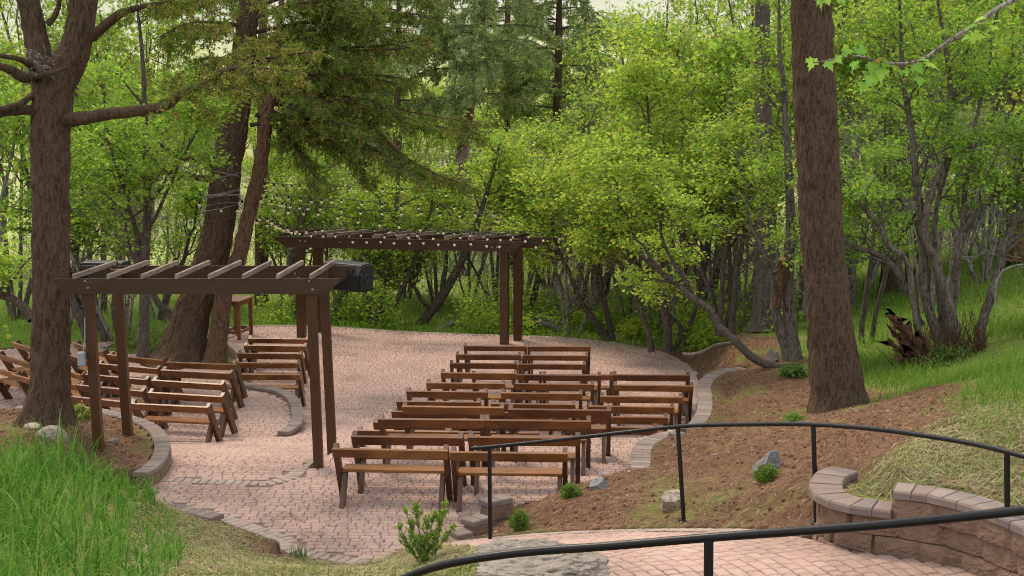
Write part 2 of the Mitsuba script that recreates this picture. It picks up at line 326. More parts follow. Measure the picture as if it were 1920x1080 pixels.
def gcol(x, y):
    x, y = np.asarray(x, float), np.asarray(y, float)
    q = np.stack([x, y, np.zeros_like(x)], -1)
    near = (np.abs(x) < 40) & (y < 80) & (y > -20)
    m, dry = np.zeros_like(x), np.zeros_like(x)
    m[near], dry[near] = cover(x[near], y[near])
    n1 = meshkit.fbm(q * 0.7, 4, 3)[..., None]
    green = np.array([.12, .20, .028]) * (.75 + .5 * n1)
    dryc = np.array([.155, .125, .062]) * (.7 + .6 * n1)
    mul = np.array([.140, .078, .046]) * (.7 + .6 * meshkit.fbm(q * 2.1, 3, 6)[..., None])
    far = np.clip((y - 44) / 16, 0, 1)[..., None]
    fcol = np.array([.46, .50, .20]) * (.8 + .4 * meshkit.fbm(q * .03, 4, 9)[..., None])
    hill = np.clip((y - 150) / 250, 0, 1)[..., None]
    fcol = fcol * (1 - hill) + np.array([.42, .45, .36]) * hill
    c = green * (1 - dry[..., None]) + dryc * dry[..., None]
    c = c * (1 - m[..., None]) + mul * m[..., None]
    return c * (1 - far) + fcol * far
gi, gj = np.meshgrid(np.arange(len(xs) - 1), np.arange(len(ys) - 1), indexing='ij')
ny = len(ys)
q4 = np.stack([gi * ny + gj, (gi + 1) * ny + gj, (gi + 1) * ny + gj + 1, gi * ny + gj + 1], -1).reshape(-1, 4)
gv = np.stack([XX, YY, ZZ], -1).reshape(-1, 3)
put('ground', mikit.ply((gv, q4), 'ground_soil', smooth=False, color=gcol(gv[:, 0], gv[:, 1])), label='sloping ground of mulch, dry grass and green meadow rising to pale hills', kind='structure')

# ------------------------------------------------------------------ paving
rng = np.random.default_rng(7)
TONES = .8 * np.array([.49, .335, .275]) + .5 * .8 * (-np.array([.49, .335, .275]) + np.array([[.50, .325, .265], [.52, .350, .280], [.47, .300, .250], [.53, .370, .295], [.44, .330, .290], [.49, .335, .275], [.55, .385, .320], [.46, .285, .240]]))
TW = np.array([.2, .17, .13, .12, .1, .13, .09, .06])
def paver_mesh(l, w, seed, t=0.05):
    r = np.random.default_rng(seed)
    hx, hy = l / 2 - .0045, w / 2 - .0045
    c = np.array([[-hx, -hy], [hx, -hy], [hx, hy], [-hx, hy]]) + r.uniform(-.0035, .0035, (4, 2))
    inn = c * np.array([(hx - .011) / hx, (hy - .011) / hy])
    v = np.vstack([np.c_[c, np.full(4, -t)], np.c_[c, np.full(4, -.008)], np.c_[inn, r.uniform(-.0008, .0008, 4)]])
    f = []
    for k in range(4):
        n = (k + 1) % 4
        f += [[k, n, n + 4], [k, n + 4, k + 4], [k + 4, n + 4, n + 8], [k + 4, n + 8, k + 8]]
    return v, np.array(f + [[8, 9, 10], [8, 10, 11]])
LENS = [.115, .15, .185, .22]
PV = [[paver_mesh(l, .125, 10 * i + j) for j in range(3)] for i, l in enumerate(LENS)]
EV = [paver_mesh(.115, .23, 90 + j) for j in range(3)]
_pp = {}
def paver_ply(kind, i, j, tone):
    key = (kind, i, j, tone)
    if key not in _pp:
        m = PV[i][j] if kind == 'p' else EV[j]
        col = (TONES[tone] if kind == 'p' else EDGE[tone])[None].repeat(len(m[0]), 0)
        _pp[key] = mikit.ply(m, 'paver_stone', uv=tint(col))
    return _pp[key]
EDGE = .85 * np.array([[.39, .310, .265], [.35, .28, .245], [.43, .345, .29], [.38, .295, .25], [.41, .31, .26]])

def rows_straight(poly, ang=0.0, pitch=.125, seed=1):
    """Running-bond rows: (x, y, length index, angle)."""
    r = np.random.default_rng(seed); out = []
    c, s = math.cos(ang), math.sin(ang)
    x0, y0, x1, y1 = shapely.affinity.rotate(poly, -math.degrees(ang), origin=(0, 0)).bounds
    for y in np.arange(y0, y1, pitch):
        n = int((x1 - x0) / .15) + 8
        li = r.choice(4, n, p=[.2, .35, .3, .15]); L = np.array(LENS)[li]
        e = x0 - .2 - r.random() * .2 + np.cumsum(L); cx = e - L / 2
        out.append(np.c_[cx * c - y * s, cx * s + y * c, li, np.full(n, ang)])
    out = np.vstack(out)
    return out[has(poly, out[:, 0], out[:, 1])]

def rows_round(poly, ctr, pitch=.125, seed=2):
    r = np.random.default_rng(seed); out = []
    for rad in np.arange(3.0, 9.5, pitch):
        a = -1.2
        while a < 1.9:
            li = r.choice(4, p=[.2, .35, .3, .15]); d = LENS[li] / rad
            a += d / 2
            out.append([ctr[0] + rad * math.cos(a), ctr[1] + rad * math.sin(a), li, a - math.pi / 2]); a += d / 2
    out = np.array(out)
    return out[has(poly, out[:, 0], out[:, 1])]

def place(x, y, ang, zf, dz=0.0):
    e = .05
    z = float(zf(x, y)); gx = float(zf(x + e, y) - zf(x - e, y)) / (2 * e); gy = float(zf(x, y + e) - zf(x, y - e)) / (2 * e)
    if abs(gx) > .5 or abs(gy) > .5: gx = gy = 0
    c, s = math.cos(ang), math.sin(ang)
    u = np.array([c, s, gx * c + gy * s]); u /= np.linalg.norm(u)
    n = np.array([-gx, -gy, 1]); n /= np.linalg.norm(n)
    return mat((x, y, z + dz), x=u, y=np.cross(n, u), z=n)

def edging(ln, spacing=.122):
    ln = resample(ln, spacing); t = np.gradient(ln, axis=0)
    return np.c_[ln, np.zeros(len(ln)), np.arctan2(t[:, 1], t[:, 0])]

def in_view(x, y, z, pad=30):
    d = np.stack([x, y, z], -1) - CAM
    D = d @ FWD
    px, py = 960 + F * d[..., 0] / D, 540 - F * (d @ UPV) / D
    return (D > 3) & (px > -pad) & (px < 1920 + pad) & (py > -pad) & (py < 1080 + pad), D

def pave(owner, pavers, edges, zf, seed, limit=300):
    r = np.random.default_rng(seed)
    allp = [(x, y, int(li), a, 'p') for x, y, li, a in pavers] + [(x, y, 0, a, 'e') for x, y, _, a in edges]
    X = np.array([q[0] for q in allp]); Y = np.array([q[1] for q in allp]); Z = zf(X, Y)
    ok, D = in_view(X, Y, Z)
    tone = np.array([r.choice(8, p=TW) if q[4] == 'p' else r.integers(5) for q in allp])
    var, dz = r.integers(0, 3, len(allp)), r.normal(0, .0011, len(allp))
    e = .05
    gx, gy = (zf(X + e, Y) - zf(X - e, Y)) / (2 * e), (zf(X, Y + e) - zf(X, Y - e)) / (2 * e)
    steep = (np.abs(gx) > .5) | (np.abs(gy) > .5)
    gx[steep] = 0; gy[steep] = 0
    kinds = np.array([q[4] == 'p' for q in allp])
    chosen = set()
    for kk in (True, False):
        idx = np.nonzero(ok & (kinds == kk))[0]
        chosen |= set(idx[np.argsort(D[idx])][:limit].tolist())
    Vs, Fs, Cs, o = [], [], [], 0
    for i, (x, y, li, a, kd) in enumerate(allp):
        c, s = math.cos(a), math.sin(a)
        u = np.array([c, s, gx[i] * c + gy[i] * s]); u /= np.linalg.norm(u)
        n = np.array([-gx[i], -gy[i], 1]); n /= np.linalg.norm(n)
        m = mat((x, y, Z[i] + dz[i] + (0 if kd == 'p' else .004)), x=u, y=np.cross(n, u), z=n)
        if i in chosen:
            part(owner, 'paver' if kd == 'p' else 'edging_paver', paver_ply(kd, li, var[i], tone[i]), None, m)
        else:
            me = PV[li][var[i]] if kd == 'p' else EV[var[i]]
            Vs.append(me[0] @ m[:3, :3].T + m[:3, 3] - [0, 0, dz[i]]); Fs.append(me[1] + o); o += len(me[0])
            col = ((TONES[tone[i]] * .5 + TONES.mean(0) * .5) if kd == 'p' else EDGE[tone[i]]) * r.uniform(.97, 1.03)
            Cs.append(np.repeat(col[None], len(me[0]), 0))
    put(owner + '__paver_field', mikit.ply((np.vstack(Vs), np.vstack(Fs)), 'paver_stone', uv=tint(np.vstack(Cs))), kind='stuff', label='far pink clay pavers in running bond')

def slab(poly, zf, dz, step=.25):
    """Bedding under the pavers, following the levels."""
    x0, y0, x1, y1 = poly.bounds
    gx, gy = np.arange(x0, x1 + step, step), np.arange(y0, y1 + step, step)
    A, B = np.meshgrid(gx, gy, indexing='ij')
    ins = has(poly.buffer(step * .2), A, B)
    n = len(gy); a, b = np.meshgrid(np.arange(len(gx) - 1), np.arange(n - 1), indexing='ij')
    q = np.stack([a * n + b, (a + 1) * n + b, (a + 1) * n + b + 1, a * n + b + 1], -1).reshape(-1, 4)
    q = q[ins.reshape(-1)[q].all(1)]
    return np.stack([A, B, zf(A, B) + dz], -1).reshape(-1, 3), q

# the soldier courses
back_edge = edging(np.vstack([stage_back, wall1[2:4] + [-.25, 0]]))
t3e = edging(t3_edge[:7] + [0, -.1])
left_e = edging(line([(745, 1066), (626, 1045), (545, 1030), (540, 1012), (408, 966), (300, 945)], 0))
edges = np.vstack([back_edge, t3e, left_e])
edge_area = shapely.union_all([shapely.LineString(e[:, :2]).buffer(.135) for e in (back_edge, t3e, left_e)] + [shapely.LineString(curb_line).buffer(.10)])
POSTS = []
pv = rows_straight(PATIO.buffer(-.05).difference(edge_area).difference(PLANTER.buffer(.02)), ang=-0.012)
pv = pv[~has(shapely.LineString(t3_edge[6:]).buffer(.07), pv[:, 0], pv[:, 1])]
labels['patio'] = {'label': 'pink clay paver patio stepping down in terraces to a round stage', 'kind': 'structure'}
put('patio', mikit.ply(slab(PATIO.difference(PLANTER), zpatio, -.018, .2), 'joint_sand'), **labels['patio'])
pave('patio', pv, edges, zpatio, 3)
labels['path'] = {'label': 'curving pink paver path climbing from the patio below the block wall', 'kind': 'structure'}
put('path', mikit.ply(slab(PATH, zpath, -.018, .15), 'joint_sand'), **labels['path'])
pe = edging(path_outer[:5] + [-.05, -.11])
pv2 = rows_round(PATH.buffer(.03).difference(shapely.LineString(pe[:, :2]).buffer(.17)), (-3.2, 9.2))
pave('path', pv2, pe, zpath, 4)

# ------------------------------------------------------------------ block walls
def block_mesh(seed, l=.4, h=.165, d=.22):
    """Split-faced block: rough front towards -y, chamfered top edge."""
    r = np.random.default_rng(seed)
    nx, nz = 7, 4
    gx, gzv = np.linspace(-l / 2 + .004, l / 2 - .004, nx), np.linspace(0.002, h - .004, nz)
    A, B = np.meshgrid(gx, gzv, indexing='ij')
    dpt = -d / 2 - r.uniform(.0, .011, A.shape); dpt[0] += .02; dpt[-1] += .02; dpt[:, -1] += .014
    fr = np.stack([A, dpt, B], -1).reshape(-1, 3)
    i, j = np.meshgrid(np.arange(nx - 1), np.arange(nz - 1), indexing='ij')
    q = np.stack([i * nz + j, (i + 1) * nz + j, (i + 1) * nz + j + 1, i * nz + j + 1], -1).reshape(-1, 4)
    bk = fr.copy(); bk[:, 1] = d / 2; n = len(fr)
    ring = [(k * nz) for k in range(nx)] + [(nx - 1) * nz + k for k in range(1, nz)] + [k * nz + nz - 1 for k in range(nx - 2, -1, -1)] + [k for k in range(nz - 2, 0, -1)]
    side = [[ring[k], ring[k] + n, ring[(k + 1) % len(ring)] + n, ring[(k + 1) % len(ring)]] for k in range(len(ring))]
    return np.vstack([fr, bk]), np.vstack([q, np.array(side), q[:, ::-1] + n])
BLK = [mikit.ply(block_mesh(300 + k), 'split_block') for k in range(6)]
CAPC = .72 * np.array([[.300, .240, .210], [.255, .205, .185], [.335, .270, .232], [.285, .215, .185], [.235, .195, .185]])
def block_wall(key, ln, zbase, courses, cap=True, cap_over=.02, ztop=None, h=.17, side=1, capd=1.0, phase=0.0):
    """Courses of split blocks along a line, the rough face to the right of the line's direction (side=-1: left)."""
    ln = np.asarray(ln, float); r = np.random.default_rng(len(key) + len(ln) * 7 + int(phase * 10))
    for c in range(courses):
        q = resample(ln, .39)
        if c % 2: q = np.vstack([q[:1], (q[:-1] + q[1:]) / 2, q[-1:]])
        for a, b in zip(q[:-1], q[1:]):
            t = b - a; L = np.linalg.norm(t); t = t / L
            nrm = np.array([-t[1], t[0]]) * side
            m = mat(((a + b)[0] / 2 + nrm[0] * .012 * c, (a + b)[1] / 2 + nrm[1] * .012 * c, zbase + c * h), x=(t[0] * side, t[1] * side, 0), y=(nrm[0], nrm[1], 0), z=(0, 0, 1), s=(L / .4, 1, h / .17))
            part(key, 'block', BLK[r.integers(6)], None, m)
    if cap:
        q = resample(ln, .152)
        t = np.gradient(q, axis=0); t /= np.linalg.norm(t, axis=1, keepdims=True)
        nr = np.stack([-t[:, 1], t[:, 0]], 1) * side
        fr, bk = q + nr * (.012 * courses - cap_over - .13), q + nr * (.012 * courses - cap_over + .30 * capd - .13)
        zc = zbase + courses * h
        for i in range(len(q) - 1):
            c4 = np.array([fr[i], fr[i + 1], bk[i + 1], bk[i]]) if side > 0 else np.array([bk[i], bk[i + 1], fr[i + 1], fr[i]])
            c4 = c4 + r.uniform(-.004, .004, (4, 2)); cc = c4.mean(0)
            def ring(g, z): return np.c_[cc + (c4 - cc) * (1 - g / (np.linalg.norm(c4 - cc, axis=1, keepdims=True))), np.full(4, z)]
            v = np.vstack([ring(.003, zc + .002), ring(.003, zc + .054), ring(.016, zc + .070 + r.uniform(-.003, .003))])
            f = [[3, 2, 1], [3, 1, 0], [8, 9, 10], [8, 10, 11]]
            for o in (0, 4):
                for kk in range(4):
                    nn = (kk + 1) % 4
                    f += [[o + kk, o + nn, o + nn + 4], [o + kk, o + nn + 4, o + kk + 4]]
            col = CAPC[r.integers(5)] * r.uniform(.92, 1.08)
            part(key, 'cap_stone', mikit.ply((v, np.array(f)), 'paver_stone', uv=tint(col[None].repeat(12, 0))))

k = thing('retaining_wall', 'brown split block retaining wall with curved grey caps beside the path', 'wall')
block_wall(k, rw, 1.36, 3, cap=False)
iu = int(np.argmin(np.abs(rw[:, 0] - 3.17) + (np.arange(60) < 10) * 9))
block_wall(k, rw[iu:], 1.36 + .51, 1, cap=True, phase=1)
block_wall(k, rw[:iu + 1], 1.36 + .51, 0, cap=True, phase=2)

k = thing('planter_wall', 'low curved wall of tan blocks around the mulch bed of the forked fir', 'wall')
block_wall(k, spline(np.vstack([bed_line]), 50), -.36, 3, cap=True, side=-1 if False else 1, capd=.8)
k = thing('terrace_curb', 'curved raised curb of grey pavers at the end of the left seating terrace', 'curb')
cl = spline(curb_line, 40)
block_wall(k, cl, -1.16, 2, cap=True, side=-1, h=.14, capd=.8)
k = thing('terrace_wall', 'curved tan capped wall beside the right ends of the lower bench rows', 'wall')
block_wall(k, spline(wall1, 40), Z2 - .02, 4, cap=True, side=1, capd=.95)
k = thing('terrace_wall', 'stepped grey capped wall edging the upper terrace below the mulch slope', 'wall')
block_wall(k, spline(wall2, 30), -.06, 1, cap=True, side=1)
k = thing('terrace_wall', 'block wall dropping from the upper terrace behind the nearest bench rows', 'wall')
block_wall(k, np.array([[-1.75, 21.5], [-1.2, 21.66], [0, 21.66], [2.3, 21.66]])[::-1], Z2 - .02, 5, cap=True, side=-1 if False else 1, h=.158, capd=.6)
k = thing('step_wall', 'short wall of three grey capped blocks stepping down beside the handrail foot', 'wall')
for (a, b, z, n) in [((952, 948), (908, 958), .2, 2), ((912, 985), (878, 996), .12, 1), ((882, 1014), (853, 1020), .03, 0)]:
    p0, p1 = G(a[0], a[1], z)[:2], G(b[0], b[1], z)[:2]
    block_wall(k, np.array([p0, p1]), z - .17 * n + .06, n, cap=True, side=1, capd=.8, phase=n)
k = thing('edging_wall', 'low grey cap row at the edge of the patio beside the tall grass', 'wall')
block_wall(k, line([(285, 950), (340, 957), (405, 972)], .08), -.1, 1, cap=True, side=-1, h=.14, capd=.8)
k = thing('planter_curb', 'low curved paver curb around the roots of the twin leaning firs', 'curb')
block_wall(k, np.vstack([planter[5:2:-1]]) if False else spline(planter[2:7], 24), -1.15, 1, cap=True, side=-1, h=.2, capd=.8)
k = thing('planter_curb', 'low straight stone curb behind the slender maple in the green bed', 'curb')
block_wall(k, line([(228, 636), (330, 624)], -.85), -1.05, 1, cap=True, side=1, h=.17, capd=.7)

# ------------------------------------------------------------------ benches
BL = 1.52
def slanted(p0, p1, w, t, x):
    """A plank in the side plane from p0 to p1 (u, z), w wide, t thick, centred at x; ends cut level at the foot."""
    p0, p1 = np.array(p0, float), np.array(p1, float)
    d = (p1 - p0) / np.linalg.norm(p1 - p0); s = w / 2 / d[1] if abs(d[1]) > .3 else w / 2
    nrm = np.array([d[1], -d[0]]) * w / 2
    quad = [p0 + [s, 0], p1 + nrm, p1 - nrm, p0 - [s, 0]]
    poly = shapely.Polygon(quad).buffer(-.004).buffer(.004, join_style='bevel')
    m = trimesh.creation.extrude_polygon(poly, t, engine='earcut')
    v = np.array(m.vertices); v = np.stack([v[:, 2] - t / 2 + x, v[:, 0], v[:, 1]], 1)
    return v, np.array(m.faces)
def bench_parts(off):
    lx, t = BL / 2 - .036, .066
    back_dir = np.array([-.48, .83]); back_dir /= np.linalg.norm(back_dir)
    out = []
    for s in (-1, 1):
        out.append(('back_leg', slanted((.46, 0), (-.02, .825), .135, t, s * lx), 'leg'))
        out.append(('rear_leg', slanted((-.0, 0), (.275, .415), .125, t * .9, s * (lx - t - .004)), 'leg'))
    b = cbox(BL, .038, .150, .004)
    c = np.array([-.02, .825]) - back_dir * .072
    nb = np.array([-back_dir[1], -back_dir[0]]) * 1.0
    nb = np.array([-back_dir[1], back_dir[0]])
    nb = np.array([-.866, -.5])
    mb = mat((0, c[0] + nb[0] * .0885, c[1] + nb[1] * .0885 + .028), x=(1, 0, 0), y=(0, back_dir[1], -back_dir[0]), z=(0, back_dir[0], back_dir[1]))
    out.append(('backrest', xf(b, mb), 'back'))
    out.append(('seat', cbox(BL - .145, .285, .042, .005, (0, .325, .44)), 'seat'))
    bolts = [xf(cbox(.008, .018, .018, .004), mat((s * (BL / 2 + .001), u, z))) for s in (-1, 1) for u, z in ((.27, .34), (.215, .43), (.24, .40))]
    out.append(('bolts', cat(bolts), 'bolt'))
    return [(n, woodply(me, off) if kd != 'bolt' else mikit.ply(me, None), kd) for n, me, kd in out]
BENCH = [bench_parts(o) for o in (0.0, 2.3, 5.1, 7.9, 11.2)]
brng = random.Random(4)
def bench(center, ang, z, label, group=None, tone=None):
    key = thing('bench', label, 'bench', group)
    tone = tone or brng.choice(['bench_wood', 'bench_wood', 'bench_wood_amber', 'bench_wood_dark'])
    ang += brng.uniform(-.012, .012)
    m = mat((center[0], center[1], z), ang)
    for n, shp, kd in BENCH[brng.randrange(5)]:
        part(key, n, shp, {'leg': 'bench_leg_wood', 'back': tone, 'seat': tone, 'bolt': 'bolt_metal'}[kd], m)
    return key
def bench_px(xl, yl, xr, yr, z, label, ang=None, **k):
    a, b = G(xl, yl, z + .84), G(xr, yr, z + .84)
    d = b - a
    an = math.atan2(d[1], d[0]) if ang is None else ang
    c = (a + b)[:2] / 2
    u = np.array([-math.sin(an), math.cos(an)])
    return bench(c + u * .10, an, z, label, **k)
Z4 = lambda x, y: (560 + x / 2.286, 620 + y / 2.286)
right_rows = [
    (Z1, 'far', [(707, 978, 60.5), (673, 953, 98), (647, 937, 135), (742, 1043, 182)]), (Z1, 'farr', [(982, 1250, 62.5), (958, 1242, 101), (942, 1230, 138.5), (1047, 1348, 183)]),
    (Z2, 'ml', [(608, 935, 175), (545, 885, 218), (463, 805, 254), (418, 778, 297), (400, 766, 341), (320, 700, 386), (252, 640, 422)]),
    (Z2, 'mm', [(965, 1298, 183.5), (923, 1270, 222), (865, 1218, 261), (822, 1187, 307), (785, 1155, 345), (705, 1085, 388), (640, 1025, 428)]),
    (Z2, 'mr', [(1345, 1680, 184), (1350, 1692, 228), (1293, 1647, 276), (1240, 1612, 318), (1205, 1582, 362), (1150, 1535, 406), (1085, 1470, 461)]),
    (0., 'nl', [(443, 878, 318), (338, 795, 371), (223, 705, 446), (140, 640, 500)]), (0., 'nm', [(900, 1337, 330), (800, 1248, 376), (725, 1207, 448), (648, 1152, 513)])]
ORD = ['first', 'second', 'third', 'fourth', 'fifth', 'sixth', 'seventh']
NM = {'far': 'red brown bench {} from the stage, aisle side of the rows by the far arbor', 'farr': 'red brown bench {} from the stage, outer side of the rows by the far arbor',
      'ml': 'sunken terrace bench in the aisle side column, {} counted from the stage', 'mm': 'sunken terrace bench in the middle column, {} counted from the stage',
      'mr': 'wooden bench beside the capped terrace wall, {} counted from the stage',
      'nl': 'upper terrace bench in the aisle side column, {} row from the front', 'nm': 'upper terrace bench of the inner column behind the handrail, {} row from the front'}
GR = {'far': 'benches in the rows nearest the stage', 'farr': 'benches in the rows nearest the stage', 'ml': 'benches on the sunken right terrace', 'mm': 'benches on the sunken right terrace', 'mr': 'benches on the sunken right terrace',
      'nl': 'benches on the upper terrace', 'nm': 'benches on the upper terrace'}
TN = {('nl', 0): 'bench_wood_amber', ('nl', 3): 'bench_wood_amber', ('nm', 3): 'bench_wood_amber', ('nl', 1): 'bench_wood', ('nl', 2): 'bench_wood_dark', ('nm', 0): 'bench_wood_dark', ('nm', 1): 'bench_wood', ('nm', 2): 'bench_wood',
      ('mm', 0): 'bench_wood_dark', ('mr', 0): 'bench_wood_dark', ('ml', 0): 'bench_wood_amber'}
for z, nm, rr in right_rows:
    for i, (a, b, y) in enumerate(rr):
        x0, y0 = Z4(a, y); x1, y1 = Z4(b, y)
        bench_px(x0, y0, x1, y1, z, NM[nm].format(ORD[i]), ang=-.055 if z > Z1 else -.03, group=GR[nm], tone=TN.get((nm, i), 'bench_wood' if z == Z1 else None))
la = [(466, 632, 576, 633.5), (458, 645, 572, 646.5), (445, 660, 565, 661), (438, 677.5, 559, 678), (442, 699, 551, 700)]
for i, q in enumerate(la):
    bench_px(*q, Z1, f'brown bench on the low left terrace by the leaning firs, {ORD[i]} from the stage', group='benches left of the aisle near the stage')
lb = [(310, 676, 443, 681), (298, 690.5, 435, 697.5), (278, 709.5, 421.5, 718), (269, 732, 423, 741), (240, 753, 392, 760.5)]
for i, q in enumerate(lb):
    z = float(zpatio(*G(*q[:2], Z2 + .84)[:2])); z = max(Z2, z) if i < 4 else Z2 + .02
    bench_px(*q, Z2, f'brown bench at the aisle end of the raised left terrace, {ORD[i]} row from the front', group='benches on the raised left terrace')
lc = [(194, 661, 311, 673.5), (177, 678, 297, 689), (149, 697.5, 279, 709.5), (137, 718, 273, 731), (118, 738.5, 244, 751.5)]
for i, q in enumerate(lc):
    bench_px(*q, Z2, f'brown bench between the small arbor posts in the left rows, {ORD[i]} from the front', group='benches on the raised left terrace', tone='bench_wood_amber' if i == 0 else None)
ld = [(132, 638.5, 194, 658), (112, 657, 178, 678), (84, 680, 150, 700), (68, 700, 138, 718)]
for i, q in enumerate(ld):
    bench_px(*q, Z2, f'brown bench set askew behind the forked fir trunk, {ORD[i]} from the front', group='benches on the raised left terrace', tone='bench_wood_amber')
le = [(19, 638.5, 82, 656), (-8, 660, 53, 678), (-38, 680, 36, 699), (28, 700.5, 92, 716)]
for i, q in enumerate(le):
    bench_px(*q, Z2, f'light brown bench at the far left end of the rows, {ORD[i]} from the meadow', group='benches on the raised left terrace', tone='bench_wood_amber')

# ------------------------------------------------------------------ arbors
def beam_poly(L, h, cut):
    poly = shapely.Polygon([(-L / 2, h), (L / 2, h), (L / 2, h - .05), (L / 2 - cut * .55, h * .45), (L / 2 - cut, 0), (-L / 2 + cut, 0), (-L / 2 + cut * .55, h * .45), (-L / 2, h - .05)])
    return poly
def beam(p0, p1, h, t, cut, off):
    """Horizontal beam between two points of its top edge, ends cut in a slope."""
    p0, p1 = np.array(p0), np.array(p1)
    d = p1 - p0; L = np.linalg.norm(d); d /= L
    m = trimesh.creation.extrude_polygon(beam_poly(L, h, cut).buffer(-.004).buffer(.004, join_style='bevel'), t, engine='earcut')
    v = np.array(m.vertices); v = np.stack([v[:, 0], v[:, 2] - t / 2, v[:, 1]], 1)
    uv = np.stack([v[:, 0] + off, v[:, 2] + .7 * v[:, 1] + off * .31], 1)
    M = mat((p0 + p1) / 2 - [0, 0, h], x=d, y=np.cross([0, 0, 1], d) / np.linalg.norm(np.cross([0, 0, 1], d)), z=np.cross(d, np.cross([0, 0, 1], d) / np.linalg.norm(np.cross([0, 0, 1], d))))
    return woodply((v, np.array(m.faces)[:, ::-1]), uv=uv), M
def stick(p0, p1, w, h, off, ch=.004):
    p0, p1 = np.array(p0, float), np.array(p1, float); d = p1 - p0; L = np.linalg.norm(d); d /= L
    y = np.cross([0, 0, 1], d) if abs(d[2]) < .9 else np.cross([0, 1, 0], d) * -1
    y /= np.linalg.norm(y)
    return woodply(cbox(L, w, h, ch), off), mat((p0 + p1) / 2, x=d, y=y, z=np.cross(d, y))
BOLT = mikit.ply(capped(np.array([[0, 0, 0], [0, -.006, 0], [0, -.012, 0]]), np.array([.016, .016, .009]), 10), None)
def post(owner, foot, top, w, ang, off):
    foot, top = np.array(foot, float), np.array(top, float)
    d = top - foot; L = np.linalg.norm(d); d /= L
    x = np.array([math.cos(ang), math.sin(ang), 0]); x -= d * (x @ d); x /= np.linalg.norm(x)
    part(owner, 'post', woodply(cbox(w, w, L, .006), off), 'arbor_post_wood', mat((foot + top) / 2, x=x, y=np.cross(d, x), z=d))

ar = thing('arbor', 'small brown wooden arbor with eight rafters carrying loudspeakers over the entrance', 'arbor')
zt = 2.79
f0, f1 = P(99, 521, 19.78), P(637, 522, 19.78); f0[2] = f1[2] = zt
b0, b1 = P(150, 492, 21.25), P(664, 492, 21.25); b0[2] = b1[2] = zt
s, M = beam(f0, f1, .225, .042, .16, 0); part(ar, 'beam', s, 'arbor_wood', M)
s, M = beam(b0, b1, .235, .042, .16, 3); part(ar, 'beam', s, 'arbor_wood', M)
for i, (px, py, D, bx, by, bD) in enumerate([(174, 858, 19.9, 165, 545, 19.9), (229, 838, 21.1, 219, 545, 21.13), (592, 883, 19.9, 583, 545, 19.9), (618, 850, 21.1, 607, 545, 21.13)]):
    top = P(bx, by, bD); top[2] = zt - .03
    ft = P(px, py, D); ft[2] = gz(ft[0], ft[1]).item() - .1
    ft[1] = top[1] + .0
    post(ar, ft, top, .135, 0, 4 + i)
for i, (a, b) in enumerate(zip([138, 202, 266, 330, 392, 456, 520, 582], [218, 277, 333, 392, 451, 508, 567, 626])):
    p0, p1 = P(a, 519, 19.66), P(b, 483, 21.40)
    p0[2] = p1[2] = zt + .038
    s, M = stick(p0, p1, .042, .070, i * 1.7); part(ar, 'rafter', s, 'rafter_wood', M)
for (a, b) in [(160, 527), (165, 540), (580, 527), (586, 543)]:
    q = P(a, b, 19.78); part(ar, 'bolt', BOLT, 'bolt_metal', mat((q[0], f0[1] - .021, q[2])))
for (a, b) in [(552, 514), (558, 522), (196, 500), (207, 505), (214, 497)]:
    q = P(a, b, 21.2); part(ar, 'bolt', BOLT, 'bolt_metal', mat((q[0], b0[1] - .021, q[2])))

fa = thing('arbor', 'large brown wooden arbor on four posts at the back of the stage draped with lights', 'arbor')
pf = {'fl': G(566, 632, Z1), 'bl': G(600, 622, Z1), 'fr': G(946, 645, Z1), 'br': G(971, 638, Z1)}
ang2 = math.atan2(pf['fr'][1] - pf['fl'][1], pf['fr'][0] - pf['fl'][0])
zt2 = 1.50
dx = np.array([math.cos(ang2), math.sin(ang2), 0])
for i, kq in enumerate(['fl', 'bl', 'fr', 'br']):
    a = pf[kq] + 0; b = a.copy(); a[2] = Z1 - .1; b[2] = zt2 - .02
    post(fa, a, b, .225, ang2, 20 + i)
off_f = np.array([dx[1], -dx[0], 0]) * .14
q0, q1 = pf['fl'] - dx * .72 + off_f, pf['fr'] + dx * .62 + off_f
q0[2] = q1[2] = zt2; s, M = beam(q0, q1, .30, .05, .34, 2); part(fa, 'beam', s, 'arbor_wood', M)
r0, r1 = pf['bl'] - dx * .55 - off_f, pf['br'] + dx * .85 - off_f
r0[2] = r1[2] = zt2 + .02; s, M = beam(r0, r1, .30, .05, .34, 8); part(fa, 'beam', s, 'arbor_wood', M)
AF = [np.array(v_) for v_ in (q0, q1, r0, r1)]
for i in range(10):
    t = .035 + i * .093
    c0 = q0 + (q1 - q0) * (t + .02); c1 = r0 + (r1 - r0) * (t + .03)
    dd = (c1 - c0) / np.linalg.norm(c1 - c0)
    a, b = c0 - dd * .22, c1 + dd * .22
    a[2] = b[2] = zt2 + .07
    s, M = stick(a, b, .06, .09, i * 2.1); part(fa, 'rafter', s, 'rafter_wood' if i % 3 else 'arbor_wood', M)
for t in (.11, .13, .27, .87, .89):
    q = q0 + (q1 - q0) * t; part(fa, 'bolt', BOLT, 'bolt_metal', mat((q[0], q[1], zt2 - .12 - .06 * (t > .5)), ang2) @ mat((0, -.026, 0), s=(1.6, 1.6, 1.6)))

